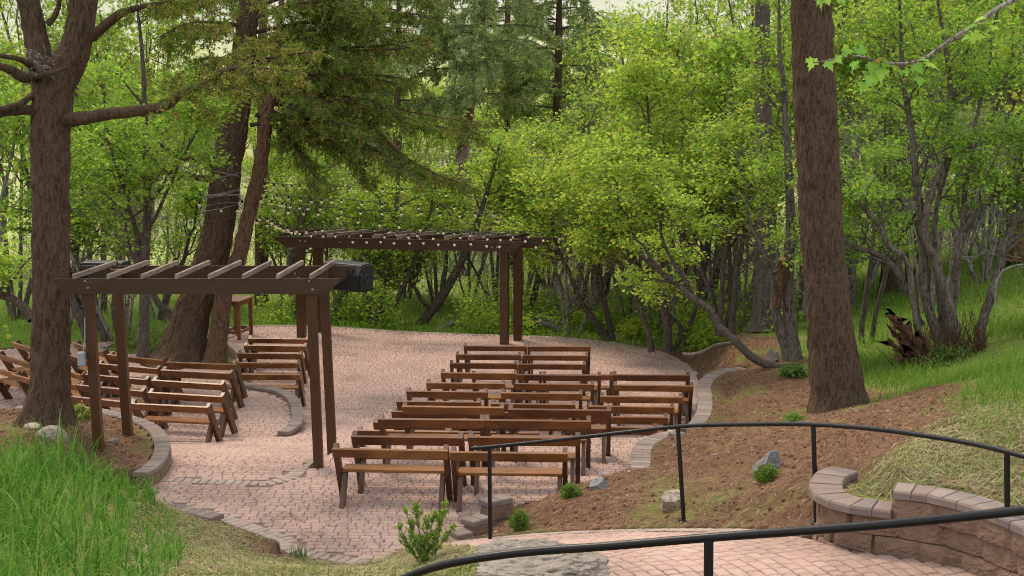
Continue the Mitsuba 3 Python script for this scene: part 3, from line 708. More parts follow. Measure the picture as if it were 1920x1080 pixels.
# loudspeakers
def speaker(label, c, ang, tilt, sc=1.2):
    k = thing('loudspeaker', label, 'loudspeaker')
    poly = shapely.Polygon([(-.19, -.15), (.19, -.19), (.225, .02), (.15, .19), (-.12, .19), (-.21, .06)]).buffer(-.025).buffer(.025)
    body = trimesh.creation.extrude_polygon(poly, .54, engine='earcut')
    v = np.array(body.vertices); v = np.stack([v[:, 2] - .27, v[:, 0], v[:, 1]], 1)
    M = mat(c, ang, ) @ np.diag([sc, sc, sc, 1]) @ mat(x=(math.cos(tilt), 0, math.sin(tilt)), y=(0, 1, 0), z=(-math.sin(tilt), 0, math.cos(tilt)))
    part(k, 'cabinet', mikit.ply((v, np.array(body.faces)), None, smooth=30), 'speaker_shell', M)
    end = trimesh.creation.extrude_polygon(poly.buffer(-.018), .022, engine='earcut')
    v = np.array(end.vertices); v = np.stack([v[:, 2] + .268, v[:, 0], v[:, 1]], 1)
    part(k, 'end_panel', mikit.ply((v, np.array(end.faces)), None, smooth=30), 'speaker_shell', M)
    ring = trimesh.creation.torus(.052, .014, major_sections=20, minor_sections=8)
    v = np.array(ring.vertices); v = np.stack([v[:, 2] + .292, v[:, 0] - .02, v[:, 1]], 1)
    part(k, 'pole_cup', mikit.ply((v, np.array(ring.faces)), None, smooth=True), 'speaker_shell', M)
    part(k, 'handle', mikit.ply(xf(cbox(.20, .03, .075, .012), mat((.08, -.205, .095))), None), 'socket_rubber', M)
    part(k, 'grille', mikit.ply(xf(cbox(.5, .30, .012, .004), mat((0, 0, -.172), x=(1, 0, 0), y=(0, .995, -.1), z=(0, .1, .995))), None), 'socket_rubber', M)
    part(k, 'bracket', mikit.ply(cbox(.16, .02, .16, .004, (-.34, -.16, .02)), None), 'bolt_metal', M)
speaker('black loudspeaker jutting from the right end of the small arbor', P(650, 519, 21.55), -.34, -.05)
speaker('black loudspeaker half hidden behind the left rafters of the small arbor', P(200, 517, 21.6), 3.05, .0)
jb = thing('junction_box', 'grey plastic electrical box fixed to the front left post of the small arbor', 'junction box')
c = P(153, 673, 19.9)
part(jb, 'housing', mikit.ply(cbox(.10, .09, .21, .014), None), 'grey_plastic', mat(c))
part(jb, 'cover', mikit.ply(cbox(.085, .016, .19, .006, (0, -.05, 0)), None), 'grey_plastic', mat(c))
part(jb, 'cable', mikit.ply(tubes(np.array([c + [0.02, .02, .1], c + [.05, .03, .3], c + [.06, .03, .6]]), np.full(3, .008), 6), None), 'grey_plastic')

# tall table on the stage
tb = thing('table', 'tall orange wooden table with a lower rail at the left of the stage', 'table')
tc = G(443, 634, Z1); ta = .55
part(tb, 'top', woodply(cbox(.58, 1.05, .05, .006), 1), 'table_wood', mat((tc[0], tc[1] + .2, Z1 + 1.08), -ta * .35))
for i, (a, b) in enumerate([(-.23, -.45), (.23, -.45), (-.23, .45), (.23, .45)]):
    part(tb, 'leg', woodply(cbox(.09, .09, 1.055, .005), 5 + i), 'table_wood', mat((tc[0], tc[1] + .2, Z1 + .528), -ta * .35) @ mat((a, b, 0)))
for i, (sx, sy, a, b) in enumerate([(.37, .04, 0, -.45), (.37, .04, 0, .45), (.04, .81, -.23, 0), (.04, .81, .23, 0)]):
    part(tb, 'rail', woodply(cbox(sx, sy, .09, .004), 9 + i), 'table_wood', mat((tc[0], tc[1] + .2, Z1 + .2), -ta * .35) @ mat((a, b, 0)))
    part(tb, 'apron', woodply(cbox(sx, sy, .11, .004), 12 + i), 'table_wood', mat((tc[0], tc[1] + .2, Z1 + .995), -ta * .35) @ mat((a, b, 0)))

# ------------------------------------------------------------------ handrails
def handrail(label, pts, posts, r):
    k = thing('handrail', label, 'handrail')
    c = spline(np.array(pts), 60)
    part(k, 'rail', mikit.ply(capped(c, np.full(60, r), 14), None, smooth=40), 'rail_metal')
    for a, b in posts:
        part(k, 'post', mikit.ply(capped(np.array([a, (a + b) / 2, b]), np.full(3, r * 1.05), 12), None, smooth=40), 'rail_metal')
        fl = np.array([a[0], a[1], 0]); fl[2] = gz(a[0], a[1]).item()
        part(k, 'base_plate', mikit.ply(capped(np.array([fl - [0, 0, .02], fl + [0, 0, .006], fl + [0, 0, .012]]), np.array([.055, .055, .045]), 14), None), 'rail_metal')
def rp(a, b, D1, D2=None):
    foot, top = P(*a, D1), P(*b, D2 or D1)
    foot[2] = min(foot[2], gz(foot[0], foot[1]).item()) - .05
    return foot, top
handrail('black metal handrail on four posts along the mulch slope', [P(884, 841, 15.8), P(918, 838, 15.7), P(1090, 820, 15.1), P(1270, 800, 14.5), P(1390, 796, 13.8), P(1524, 796, 13.0), P(1700, 812, 11.9), P(1888, 847, 10.8), P(2000, 880, 10.2)],
         [rp((919, 1000), (918, 838), 15.7), rp((1283, 972), (1271, 800), 14.5), rp((1531, 990), (1525, 796), 13.0), rp((1897, 960), (1888, 848), 10.8)], .0215)
handrail('black metal handrail crossing the bottom of the view in front of the boulder', [P(600, 1165, 7.4), P(760, 1083, 7.2), P(850, 1055, 7.0), P(960, 1038, 6.9), P(1140, 1024, 6.7), P(1330, 1008, 6.5), P(1640, 985, 6.3), P(1930, 956, 6.15), P(2150, 930, 6.0)],
         [rp((1330, 1400), (1329, 1010), 6.5)], .0215)

# ------------------------------------------------------------------ rocks
def rock(label, c, size, bsdf, seed, cuts=9, rz=0.0, rough=.05, sub=4):
    """A broken boulder: a ball cut by random planes, then roughened."""
    r = np.random.default_rng(seed)
    m = trimesh.creation.icosphere(sub)
    v = np.array(m.vertices)
    for _ in range(cuts):
        n = r.normal(size=3); n /= np.linalg.norm(n); d = r.uniform(.5, .82)
        o = np.maximum(v @ n - d, 0); v = v - o[:, None] * n
    v += v * ((meshkit.fbm(v * 2.2 + seed, 4, seed) - .5) * rough * 5)[:, None]
    v += v * ((meshkit.fbm(v * 9 + seed, 3, seed) - .5) * rough * 1.6)[:, None]
    if sub > 4: v += v * ((np.abs(meshkit.fbm(v * [4, 4, 13] + seed, 3, seed + 2) - .5) - .1) * -.22)[:, None] + v * ((meshkit.noise(v * 24, 3) - .5) * .035)[:, None]
    v = v * np.array(size) / 2
    k = thing('boulder' if max(size) > .8 else 'rock', label, 'boulder' if max(size) > .8 else 'rock')
    scene[k] = {**mikit.ply((v, np.array(m.faces)), 'rock_surface', smooth=False, uv=tint(np.array(ROCKC[bsdf])[None].repeat(len(v), 0))), 'to_world': T4(mat(c, rz))}
rock('large weathered grey boulder at the bottom between patio and path', P(985, 1092, 10.6), (1.36, 1.0, .58), 'grey_rock', 5, 14, .1, .075, 5)
rock('rounded grey boulder in the mulch below the forked fir', P(98, 820, 19.2), (.46, .42, .34), 'grey_rock', 8, 7)
rock('small grey rock leaning against the back post of the small arbor', P(213, 830, 20.6), (.19, .15, .13), 'grey_rock', 12)
rock('small tan stone half buried by the forked fir roots', P(63, 800, 20.0), (.26, .2, .12), 'tan_rock', 14)
rock('pointed blue grey rock beside a low evergreen shrub on the slope', P(1443, 884, 15.5), (.42, .36, .50), 'blue_rock', 23, 12, .5, .02)
rock('low blue grey slab leaning behind the pointed rock', P(1464, 884, 15.7), (.30, .28, .24), 'blue_rock', 31, 12, .9, .02)
rock('pale tan rock behind the second handrail post', P(1262, 940, 15.2), (.36, .30, .26), 'tan_rock', 41, 9, .4, .03)
rock('dark angular rock at the corner of the bench terrace', P(1124, 914, 17.2), (.40, .32, .28), 'blue_rock', 27, 11, -.2, .03)
rock('small pinkish rock on the end of the lower terrace wall', P(1258, 812, 20.6), (.2, .16, .11), 'tan_rock', 52)
rock('mossy rock behind the fallen leaning trunk', P(1447, 668, 28.5), (.3, .3, .34), 'grey_rock', 61)

# ------------------------------------------------------------------ plants: generators
def unit(v): return v / (np.linalg.norm(v, axis=-1, keepdims=True) + 1e-12)
def kites(pos, axis, nrm, length, width, col, fold=.12, jag=False):
    """Small folded leaf blades: pos (N,3) of the stalk end, axis along the blade."""
    n = len(pos); axis = unit(axis); side = unit(np.cross(axis, nrm)); up = np.cross(side, axis)
    L, W = np.broadcast_to(length, (n,))[:, None], np.broadcast_to(width, (n,))[:, None]
    v = np.stack([pos, pos + axis * L * .42 + side * W * .5 + up * L * fold, pos + axis * L - up * L * fold * .6, pos + axis * L * .42 - side * W * .5 + up * L * fold], 1)
    f = (np.array([[0, 1, 2], [0, 2, 3]])[None] + (np.arange(n) * 4)[:, None, None]).reshape(-1, 3)
    return v.reshape(-1, 3), f, np.repeat(col, 4, 0)

def offspring(rng, par, rad, per, t0, t1, length, out, up, k=5, wob=.12, rr=.5):
    """Branches from parent polylines: par (N,K,3), rad (N,K) -> (N*per,k,3), (N*per,k)."""
    N, K, _ = par.shape
    t = rng.uniform(t0, t1, (N, per)); t.sort(axis=1)
    i = np.clip((t * (K - 1)).astype(int), 0, K - 2); fr = t * (K - 1) - i
    ar = np.arange(N)[:, None]
    base = par[ar, i] * (1 - fr[..., None]) + par[ar, i + 1] * fr[..., None]
    br = rad[ar, i] * (1 - fr) + rad[ar, i + 1] * fr
    d0 = unit(par[ar, i + 1] - par[ar, i])
    rnd = rng.normal(size=(N, per, 3)); rnd -= (rnd * d0).sum(-1, keepdims=True) * d0; rnd = unit(rnd)
    d = unit(d0 * (1 - out) + rnd * out + np.array([0, 0, up]))
    L = length * (1.15 - .75 * (t - t0) / (t1 - t0)) * rng.uniform(.6, 1.25, (N, per))
    s = np.linspace(0, 1, k)
    bend = rng.normal(size=(N, per, 3)) * wob
    p = base[..., None, :] + d[..., None, :] * (L[..., None] * s)[..., None] + bend[..., None, :] * (L[..., None] * s ** 2)[..., None]
    p[..., 1:, :] += rng.normal(size=(N, per, k - 1, 3)) * (L * wob * .28)[..., None, None]
    r = np.minimum(br * rr, L * .03 + .004)[..., None] * (1 - .75 * s)
    return p.reshape(-1, k, 3), np.maximum(r.reshape(-1, k), .0042)

LEAFC = np.array([[.42, .56, .085], [.34, .52, .075], [.49, .60, .09], [.22, .40, .060], [.54, .60, .10], [.46, .54, .08]])
def leafcols(rng, n, tone=(1, 1, 1), w=(.23, .23, .16, .22, .07, .09)):
    c = LEAFC[rng.choice(6, n, p=w)] * rng.uniform(.8, 1.15, (n, 1)) * np.array(tone)
    red = rng.random(n) < .015
    c[red] = [.30, .20, .05]
    return np.clip(c, 0, .95)

def leafage(rng, tw, per, size, jit, tone=(1, 1, 1), t0=.2):
    N, K, _ = tw.shape
    t = rng.uniform(t0, 1, (N, per)); i = np.clip((t * (K - 1)).astype(int), 0, K - 2); fr = (t * (K - 1) - i)[..., None]
    ar = np.arange(N)[:, None]
    p = tw[ar, i] * (1 - fr) + tw[ar, i + 1] * fr
    p = (p + rng.normal(size=p.shape) * np.array([jit, jit, jit * .32])).reshape(-1, 3)
    n = len(p)
    az = rng.uniform(0, 2 * np.pi, n)
    ax = np.stack([np.cos(az), np.sin(az), rng.normal(-.35, .35, n)], 1)
    nr = unit(np.stack([rng.normal(0, .5, n), rng.normal(0, .5, n), np.ones(n)], 1))
    clump = rng.uniform(.78, 1.2, (N, 1)).repeat(per, 1).reshape(-1, 1)
    L = size * rng.uniform(.6, 1.2, n)
    return kites(p, ax, nr, L, L * .95, leafcols(rng, n, tone) * clump)

def crown_from(rng, stems, rads, br=(9, .3, .98), L1=1.9, tw=7, L2=.75, leaf=34, size=.085, jit=.14, tone=(1, 1, 1), up=.25, sides=6):
    """Branches, twigs and leaves on given stems. Returns wood (v,f), twigs (v,f), leaves (v,f,c)."""
    b, bR = offspring(rng, stems, rads, br[0], br[1], br[2], L1, .62, up, 6, .16)
    t, tR = offspring(rng, b, bR, tw, .25, 1.0, L2, .6, .12, 5, .2)
    u, uR = offspring(rng, t, tR, 2, .3, .95, L2 * .5, .6, .1, 4, .25)
    wood = cat([tubes(stems, rads, sides + 2), tubes(b, bR, 5)])
    twig = cat([tubes(t, tR, 3), tubes(u, uR, 3)])
    if leaf == 0: return wood, twig, None
    a = leafage(rng, t, leaf, size, jit, tone); c = leafage(rng, u, leaf // 2, size, jit, tone)
    v, f = cat([a[:2], c[:2]])
    return wood, twig, (v, f, np.vstack([a[2], c[2]]))

BARKC = {'fir': (.104, .068, .044), 'maple': (.165, .142, .118), 'dark': (.125, .103, .085), 'grey': (.32, .285, .26), 'red': (.150, .086, .052), 'root': (.125, .068, .040)}
def bark_ply(mesh, tone, smooth=False):
    return mikit.ply(mesh, 'bark', smooth=smooth, uv=tint(np.array(BARKC[tone])[None].repeat(len(mesh[0]), 0)))
def leaf_ply(l, bsdf='leaf'): return mikit.ply((l[0], l[1]), bsdf, uv=tint(l[2]))

def random_stems(rng, n, H, lean, r0, k=9, wob=.05):
    s = np.linspace(0, 1, k); out, rad = [], []
    a0 = rng.uniform(0, 6.28)
    for i in range(n):
        a = a0 + i * 6.283 / n + rng.normal() * .4; le = lean * rng.uniform(.4, 1.3); h = H * rng.uniform(.75, 1.0)
        d = np.array([math.cos(a), math.sin(a)])
        x = (le * h * (s * 1.25 - .35 * s ** 2))[:, None] * d + rng.normal(size=(k, 2)) * wob * h * .3 * s[:, None]
        z = h * (s * .82 + .18 * s ** 2) - .12
        z = h * (s - .12 * le * s ** 2) - .1
        out.append(np.c_[x + d * .12, z]); rad.append(r0 * rng.uniform(.7, 1.1) * (1 - .86 * s) + .006)
    return np.array(out), np.array(rad)

def group_shape(key, shape):
    scene[key] = {'type': 'shapegroup', 'shape': shape}
def inst(key, shape_key, m, **lab):
    if key.rsplit('__', 1)[-1] in LOOSE: labels[key] = {'kind': 'stuff'}
    scene[key] = {'type': 'instance', 'shapegroup': {'type': 'ref', 'id': shape_key}, 'to_world': T4(np.asarray(m, float))}
    if lab: labels[key] = lab

# the kinds of maple behind the stage
MAPLES = []
for i, (n, H, lean, r0, nb, leaf, tone, barkt) in enumerate([(4, 7.6, .26, .085, 11, 20, (1, 1, 1), 'maple'), (3, 8.6, .20, .10, 12, 20, (.95, .96, .9), 'maple'), (5, 6.4, .34, .075, 10, 19, (1.08, 1.05, 1.05), 'dark'),
                                                              (2, 9.2, .16, .12, 14, 22, (.85, .92, .9), 'dark'), (4, 5.2, .36, .06, 9, 19, (1.12, 1.06, 1.1), 'maple'), (3, 7.0, .30, .09, 12, 20, (.92, 1.0, .95), 'grey')]):
    r = np.random.default_rng(60 + i)
    st, ra = random_stems(r, n, H, lean, r0)
    wood, twig, lv = crown_from(r, st, ra, (nb, .34, .99), H * .27, 7, H * .10, int(leaf * .46), .128, .22, tone)
    for nm, shp in (('wood', bark_ply(wood, barkt, True)), ('twigs', bark_ply(twig, 'grey')), ('leaves', leaf_ply(lv))):
        group_shape(f'maple_{nm}_shape_{i:03d}', shp)
    MAPLES.append(H)
BARE = []
for i in range(2):
    r = np.random.default_rng(90 + i)
    st, ra = random_stems(r, 4, 5.5, .34, .06)
    wood, twig, _ = crown_from(r, st, ra, (11, .2, .99), 1.7, 9, .8, 0)
    group_shape(f'bare_wood_shape_{i:03d}', bark_ply(wood, 'grey', True)); group_shape(f'bare_twigs_shape_{i:03d}', bark_ply(twig, 'grey'))

def maple_at(x, y, kind, scale, rz, label, group, name='maple_tree', stretch=1.0):
    k = thing(name, label, 'tree', group)
    m = mat((x, y, gz(x, y).item() - .05), rz, ) @ np.diag([scale, scale, scale * stretch, 1])
    inst(k + '__trunk', f'maple_wood_shape_{kind:03d}', m); inst(k + '__twigs', f'maple_twigs_shape_{kind:03d}', m); inst(k + '__crown', f'maple_leaves_shape_{kind:03d}', m)
    return k

# ------------------------------------------------------------------ conifers
def fir_foliage(rng, boughs, lens, tw_per_m=11, tw_len=.55, size=.085, cols=None, dens=1.0, hang=.35, t0=.25):
    """Needle sprays on boughs (list of polylines). Returns twigs (v,f), needles (v,f,c)."""
    P0, D0, LL, CC = [], [], [], []
    for b, L in zip(boughs, lens):
        q = spline(b, 40); n = max(6, int(L * tw_per_m * dens))
        t = rng.uniform(t0, 1.0, n); i = np.clip((t * 39).astype(int), 0, 38); fr = (t * 39 - i)[:, None]
        base = q[i] * (1 - fr) + q[i + 1] * fr; d = unit(q[i + 1] - q[i])
        side = unit(np.cross(d, [0, 0, 1.0])) * rng.choice([-1, 1], n)[:, None]
        dr_ = unit(d * rng.uniform(.25, .9, (n, 1)) + side * rng.uniform(.4, 1, (n, 1)) + np.c_[np.zeros((n, 2)), rng.normal(-.10, .28, n)])
        P0.append(base); D0.append(dr_); LL.append(tw_len * rng.uniform(.45, 1.25, n) * (1.25 - .75 * t))
    P0, D0, LL = np.vstack(P0), np.vstack(D0), np.concatenate(LL)
    s = np.linspace(0, 1, 4)
    tw = P0[:, None] + D0[:, None] * (LL[:, None] * s)[..., None]
    tw[..., 2] -= (LL[:, None] * hang * s ** 2)
    twr = np.broadcast_to(.006 * (1 - .7 * s), tw.shape[:2])
    u, ur = offspring(rng, tw, np.array(twr), 3, .2, .9, tw_len * .45, .5, -.1, 4, .1)
    allt = np.vstack([tw, u]); lens_ = np.linalg.norm(allt[:, -1] - allt[:, 0], axis=1)
    per = 13
    t = rng.uniform(.05, 1, (len(allt), per)); i = np.clip((t * 3).astype(int), 0, 2); fr = (t * 3 - i)[..., None]
    ar = np.arange(len(allt))[:, None]
    p = allt[ar, i] * (1 - fr) + allt[ar, i + 1] * fr
    d = unit(allt[ar, i + 1] - allt[ar, i])
    rnd = rng.normal(size=d.shape)
    ax = unit(d * .75 + rnd * .42)
    nr = unit(rng.normal(size=d.shape))
    N = p.shape[0] * per
    cc = cols[rng.choice(len(cols), len(allt))] * rng.uniform(.7, 1.25, (len(allt), 1))
    cc = np.repeat(cc, per, 0) * rng.uniform(.85, 1.15, (N, 1))
    L = size * rng.uniform(.6, 1.2, N)
    nd = kites(p.reshape(-1, 3), ax.reshape(-1, 3), nr.reshape(-1, 3), L, L * .22, np.clip(cc, 0, .9), fold=.05)
    return cat([tubes(tw, twr, 3), tubes(u, ur, 3)]), nd

FIRC = np.array([[.16, .25, .040], [.20, .27, .045], [.11, .19, .035], [.28, .31, .05], [.29, .23, .05], [.14, .23, .04]])
OLIVE = np.array([[.27, .32, .055], [.34, .35, .065], [.19, .27, .045], [.38, .31, .08], [.24, .33, .05]])

def hero_trunk(pts, seed, sides=64, flare=.0, ridge=.035, step=.055):
    """A thick trunk: pts (K,4) = x, y, z, radius, from foot to top; ridged bark and root flare."""
    c = spline(np.asarray(pts, float), max(30, int(np.linalg.norm(np.diff(np.asarray(pts)[:, :3], axis=0), axis=1).sum() / step)))
    c[:, 3] = np.maximum(c[:, 3] - .6 * ridge, c[:, 3] * .6)
    v, f = tubes(c[:, :3], c[:, 3], sides)
    K = len(c); vv = v.reshape(K, sides, 3); rad = unit(vv - c[:, None, :3])
    ang = np.arange(sides) * 2 * np.pi / sides
    h = (c[:, 2] - c[0, 2])[:, None]
    q = np.stack([np.cos(ang)[None] * c[:, 3:] * 11 + 0 * h, np.sin(ang)[None] * c[:, 3:] * 11 + 0 * h, h * 2.6 + 0 * ang[None]], -1) + seed * 7.3
    n1 = meshkit.fbm(q, 3, seed); q2 = q * np.array([2.2, 2.2, 1.6]); n2 = meshkit.noise(q2, seed + 3)
    disp = (np.abs(n1 - .5) * -2.2 + .45) * ridge + (n2 - .5) * ridge * .8
    big = (meshkit.noise(q * .12, seed + 9) - .5) * .12 * c[:, None, 3]
    lob = flare * np.exp(-h / .28) * (.55 + .75 * meshkit.noise(np.stack([np.cos(ang) * 1.9 + 5, np.sin(ang) * 1.9 + 5, ang * 0], -1), seed + 1)[None])
    vv = vv + rad * (disp + big + lob)[..., None]
    return vv.reshape(-1, 3), f

def pxline(rows):
    """rows: px, py, D, width in px -> x, y, z, radius."""
    out = []
    for a, b, D, w in rows:
        out.append([*P(a, b, D), w / 2 * D / F])
    return np.array(out)

def limb(rows, sides=10, seed=0):
    q = spline(pxline(rows), 40)
    v, f = tubes(q[:, :3], np.maximum(q[:, 3], .006), sides)
    v = v + (meshkit.fbm(v * 14 + seed, 3, 4) - .5)[:, None] * unit(v - np.repeat(q[:, :3], sides, 0)) * np.repeat(q[:, 3], sides)[:, None] * .5
    return v, f

# --- the forked fir on the left
rng = np.random.default_rng(21)
k = thing('fir_tree', 'thick brown fir trunk forking in two at the left over the mulch bed', 'tree')
low = pxline([(85, 808, 21, 92), (88, 780, 21, 84), (93, 720, 21, 76), (95, 600, 21, 73), (96, 420, 21, 72), (95, 300, 21, 74), (97, 215, 21, 77), (104, 165, 21, 76), (122, 130, 21, 68), (140, 95, 21, 60), (150, 50, 21, 55), (156, 0, 21, 54), (160, -100, 21, 50), (163, -300, 21, 36), (165, -600, 21, 12)])
part(k, 'trunk', bark_ply(hero_trunk(low, 3, 72, .20, .05), 'fir', True))
part(k, 'fork_trunk', bark_ply(hero_trunk(pxline([(92, 215, 21.05, 50), (84, 160, 21.05, 52), (74, 105, 21.05, 49), (64, 50, 21.05, 46), (52, 0, 21, 45), (36, -110, 21, 38), (20, -300, 21, 16)]), 5, 52, 0, .045), 'fir', True))
lim = [[(128, 226, 20.9, 28), (160, 221, 20.6, 25), (200, 214, 20.4, 23), (262, 208, 20.2, 21), (300, 202, 20, 19), (340, 178, 19.8, 17), (372, 163, 19.7, 15), (410, 140, 19.6, 13), (450, 122, 19.5, 9), (520, 106, 19.4, 5), (600, 96, 19.3, 3)],
       [(365, 166, 19.7, 12), (400, 150, 19.5, 9), (440, 128, 19.2, 8), (500, 130, 19, 5), (560, 132, 18.8, 3)],
       [(172, 70, 21, 20), (200, 45, 20.8, 18), (225, 26, 20.7, 16), (260, 14, 20.5, 11), (310, 4, 20.3, 8), (390, -14, 20, 4)],
       [(70, 142, 20.9, 20), (45, 146, 20.6, 20), (22, 132, 20.4, 17), (-10, 122, 20.2, 15), (-80, 110, 20, 8)], [(64, 132, 20.9, 13), (40, 112, 20.5, 11), (0, 104, 20.2, 8), (-60, 90, 20, 4)],
       [(64, 175, 20.9, 13), (35, 195, 20.6, 12), (-20, 207, 20.3, 8)], [(62, 206, 20.9, 18), (20, 208, 20.7, 18), (-20, 218, 20.4, 14), (-90, 230, 20, 6)],
       [(62, 145, 20.75, 12), (90, 138, 20.55, 9), (126, 127, 20.5, 5)], [(88, 45, 21, 13), (105, 25, 21, 11), (112, -10, 21, 8)]]
for i, r in enumerate(lim):
    part(k, 'branch', bark_ply(limb(r, 12, i), 'fir', True))
tb_ = []
for i in range(26):
    a0 = P(rng.uniform(60, 110), rng.uniform(85, 150), 20.65); a1 = a0 + np.array([rng.normal(0, .22), -.05 - rng.random() * .25, rng.normal(.02, .12)])
    tb_.append(np.stack([a0 + (a1 - a0) * u_ + rng.normal(size=3) * .03 for u_ in np.linspace(0, 1, 5)]))
part(k, 'dead_twigs', bark_ply(tubes(np.array(tb_), np.tile(np.linspace(.008, .003, 5), (26, 1)), 4), 'grey'))
bg = [pxline(lim[0])[4:, :3], pxline(lim[1])[:, :3], pxline(lim[2])[2:, :3]]
for (x0, y0, x1, y1, D) in [(300, 190, 390, 205, 19.5), (340, 175, 470, 175, 19.0), (400, 145, 530, 180, 19.2), (420, 135, 590, 160, 18.7), (380, 160, 430, 100, 20.4), (330, 60, 460, 70, 20.2), (300, 8, 400, 30, 20), (380, -14, 520, 20, 19.8), (450, 122, 560, 85, 20.2), (290, 205, 340, 140, 20.5), (420, 130, 520, 60, 20.6)]:
    a, b = P(x0, y0, D + .4), P(x1, y1, D); m_ = (a + b) / 2 + [0, 0, .12]
    bg.append(np.array([a, m_, b]))
LN = lambda q: np.linalg.norm(np.diff(q, axis=0), axis=1).sum()
up_b = []
for i in range(16):
    z0 = rng.uniform(8.5, 11.5); a = rng.uniform(0, 6.28); L = rng.uniform(1.5, 3.2)
    p0 = np.array([low[-4][0], low[-4][1], z0]); p1 = p0 + [math.cos(a) * L, math.sin(a) * L, -.2 * L]
    up_b.append(np.array([p0, (p0 + p1) / 2 + [0, 0, .25], p1]))
tw, nd = fir_foliage(rng, bg, [LN(q) for q in bg], 17, .36, .07, OLIVE, 1.0, .3, .1)
part(k, 'hanging_twigs', bark_ply(tw, 'dark')); part(k, 'crown', leaf_ply(nd, 'needle'))
tw, nd = fir_foliage(rng, up_b, [LN(q) for q in up_b], 12, .6, .1, FIRC)
part(k, 'crown', leaf_ply(nd, 'needle'))

# --- the two leaning firs
rng = np.random.default_rng(22)
k = thing('fir_tree', 'huge dark leaning fir trunk between the left benches and the stage', 'tree')
A = pxline([(338, 690, 33, 112), (341, 672, 33, 96), (347, 640, 33, 82), (356, 600, 33, 71), (372, 551, 33, 65), (394, 490, 33, 63), (413, 410, 33, 61), (427, 300, 33, 59), (437, 250, 33, 55), (451, 150, 33, 48), (463, 50, 33, 42), (476, -80, 33, 34), (490, -260, 33, 22), (500, -480, 33, 6)])
part(k, 'trunk', bark_ply(hero_trunk(A, 11, 72, .30, .075, .07), 'fir', True))
Alim = [[(402, 308, 33, 17), (380, 302, 32.8, 14), (352, 297, 32.6, 13), (330, 290, 32.4, 10), (300, 270, 32, 5)], [(396, 336, 33, 14), (372, 333, 32.7, 12), (345, 327, 32.5, 11), (318, 322, 32.2, 8), (290, 326, 32, 4)]]
for i, r in enumerate(Alim): part(k, 'branch', bark_ply(limb(r, 10, i), 'fir', True))
boughs_px = [[(470, 235), (560, 215), (640, 190), (700, 195), (760, 235)], [(480, 170), (590, 176), (680, 186), (785, 214), (895, 230)], [(490, 195), (600, 200), (680, 222), (757, 292), (880, 345)], [(480, 120), (600, 92), (710, 86), (800, 70)],
             [(480, 60), (620, 34), (740, 20), (820, 30)], [(490, 10), (600, -25), (740, -30), (830, -10)], [(500, 205), (570, 235), (630, 270), (690, 325)], [(460, 110), (390, 108), (330, 140)], [(465, 50), (380, 40), (300, 66)], [(470, 0), (400, -20), (310, 0)],
             [(495, 180), (580, 215), (650, 250), (720, 290), (800, 330)], [(480, 215), (540, 250), (570, 290), (600, 320)], [(490, 130), (600, 140), (700, 140), (770, 150)], [(480, 90), (560, 60), (660, 55), (760, 60)], [(470, 150), (520, 150), (590, 150)], [(470, 40), (560, 5), (650, 0), (700, 30)],
             [(455, 140), (420, 135), (370, 165)], [(500, 225), (540, 215), (610, 225), (660, 240)]]
bo, brs = [], []
for i, q in enumerate(boughs_px):
    for rep in range(2 if i < 16 else 1):
        D1 = 33 + rng.uniform(-2.6, 1.6); j = rng.normal(0, 7 if rep else 2, 2)
        n = len(q); w = np.array([P(px + j[0] * t_, py + j[1] * t_ + rep * 12 * t_, 33 + (D1 - 33) * t_) for (px, py), t_ in zip(q, np.linspace(0, 1, n))])
        bo.append(w); brs.append(np.c_[w, np.linspace(.055, .012, n)])
v_ = [tubes(spline(b, 20)[:, :3], spline(b, 20)[:, 3], 6) for b in brs]
for i in range(8): part(k, 'bough', bark_ply(v_[i], 'fir', True))
part(k, 'upper_boughs', bark_ply(cat(v_[8:]), 'fir', True))
tw, nd = fir_foliage(rng, bo, [LN(q) for q in bo], 16, .66, .095, FIRC, 1.0, .42, .12)
part(k, 'hanging_twigs', bark_ply(tw, 'dark')); part(k, 'crown', leaf_ply(nd, 'needle'))
ub = []
for i in range(22):
    t = rng.uniform(.0, 1); p0 = A[-4][:3] * (1 - t) + A[-1][:3] * t; a = rng.uniform(0, 6.28); L = (1 - t) * 3 + 1.0
    p1 = p0 + [math.cos(a) * L, math.sin(a) * L, -.3 * L]; ub.append(np.array([p0, (p0 + p1) / 2 + [0, 0, .3], p1]))
tw, nd = fir_foliage(rng, ub, [LN(q) for q in ub], 9, .8, .12, FIRC)
part(k, 'crown', leaf_ply(nd, 'needle'))
k = thing('fir_tree', 'slimmer reddish fir trunk leaning beside the huge dark one', 'tree')
B = pxline([(402, 692, 32.6, 54), (404, 675, 32.6, 42), (411, 620, 32.6, 36), (420, 551, 32.6, 34), (445, 490, 32.6, 32), (467, 400, 32.6, 30), (488, 310, 32.6, 28), (497, 250, 32.6, 25), (511, 150, 32.6, 19), (523, 60, 32.6, 14), (532, -60, 32.6, 5)])
part(k, 'trunk', bark_ply(hero_trunk(B, 17, 48, .10, .05), 'red', True))
bo = []
for i in range(20):
    t = rng.uniform(.0, 1); j = 7 + int(t * 2.99); p0 = B[j][:3] * (1 - (t * 2.99 % 1)) + B[min(j + 1, 10)][:3] * (t * 2.99 % 1); a = rng.uniform(-1.2, 1.6); L = rng.uniform(1.2, 2.6)
    p1 = p0 + [math.cos(a) * L, math.sin(a) * L, -.25 * L]; bo.append(np.array([p0, (p0 + p1) / 2 + [0, 0, .2], p1]))
tw, nd = fir_foliage(rng, bo, [LN(q) for q in bo], 11, .55, .085, FIRC)
part(k, 'hanging_twigs', bark_ply(tw, 'dark')); part(k, 'crown', leaf_ply(nd, 'needle'))

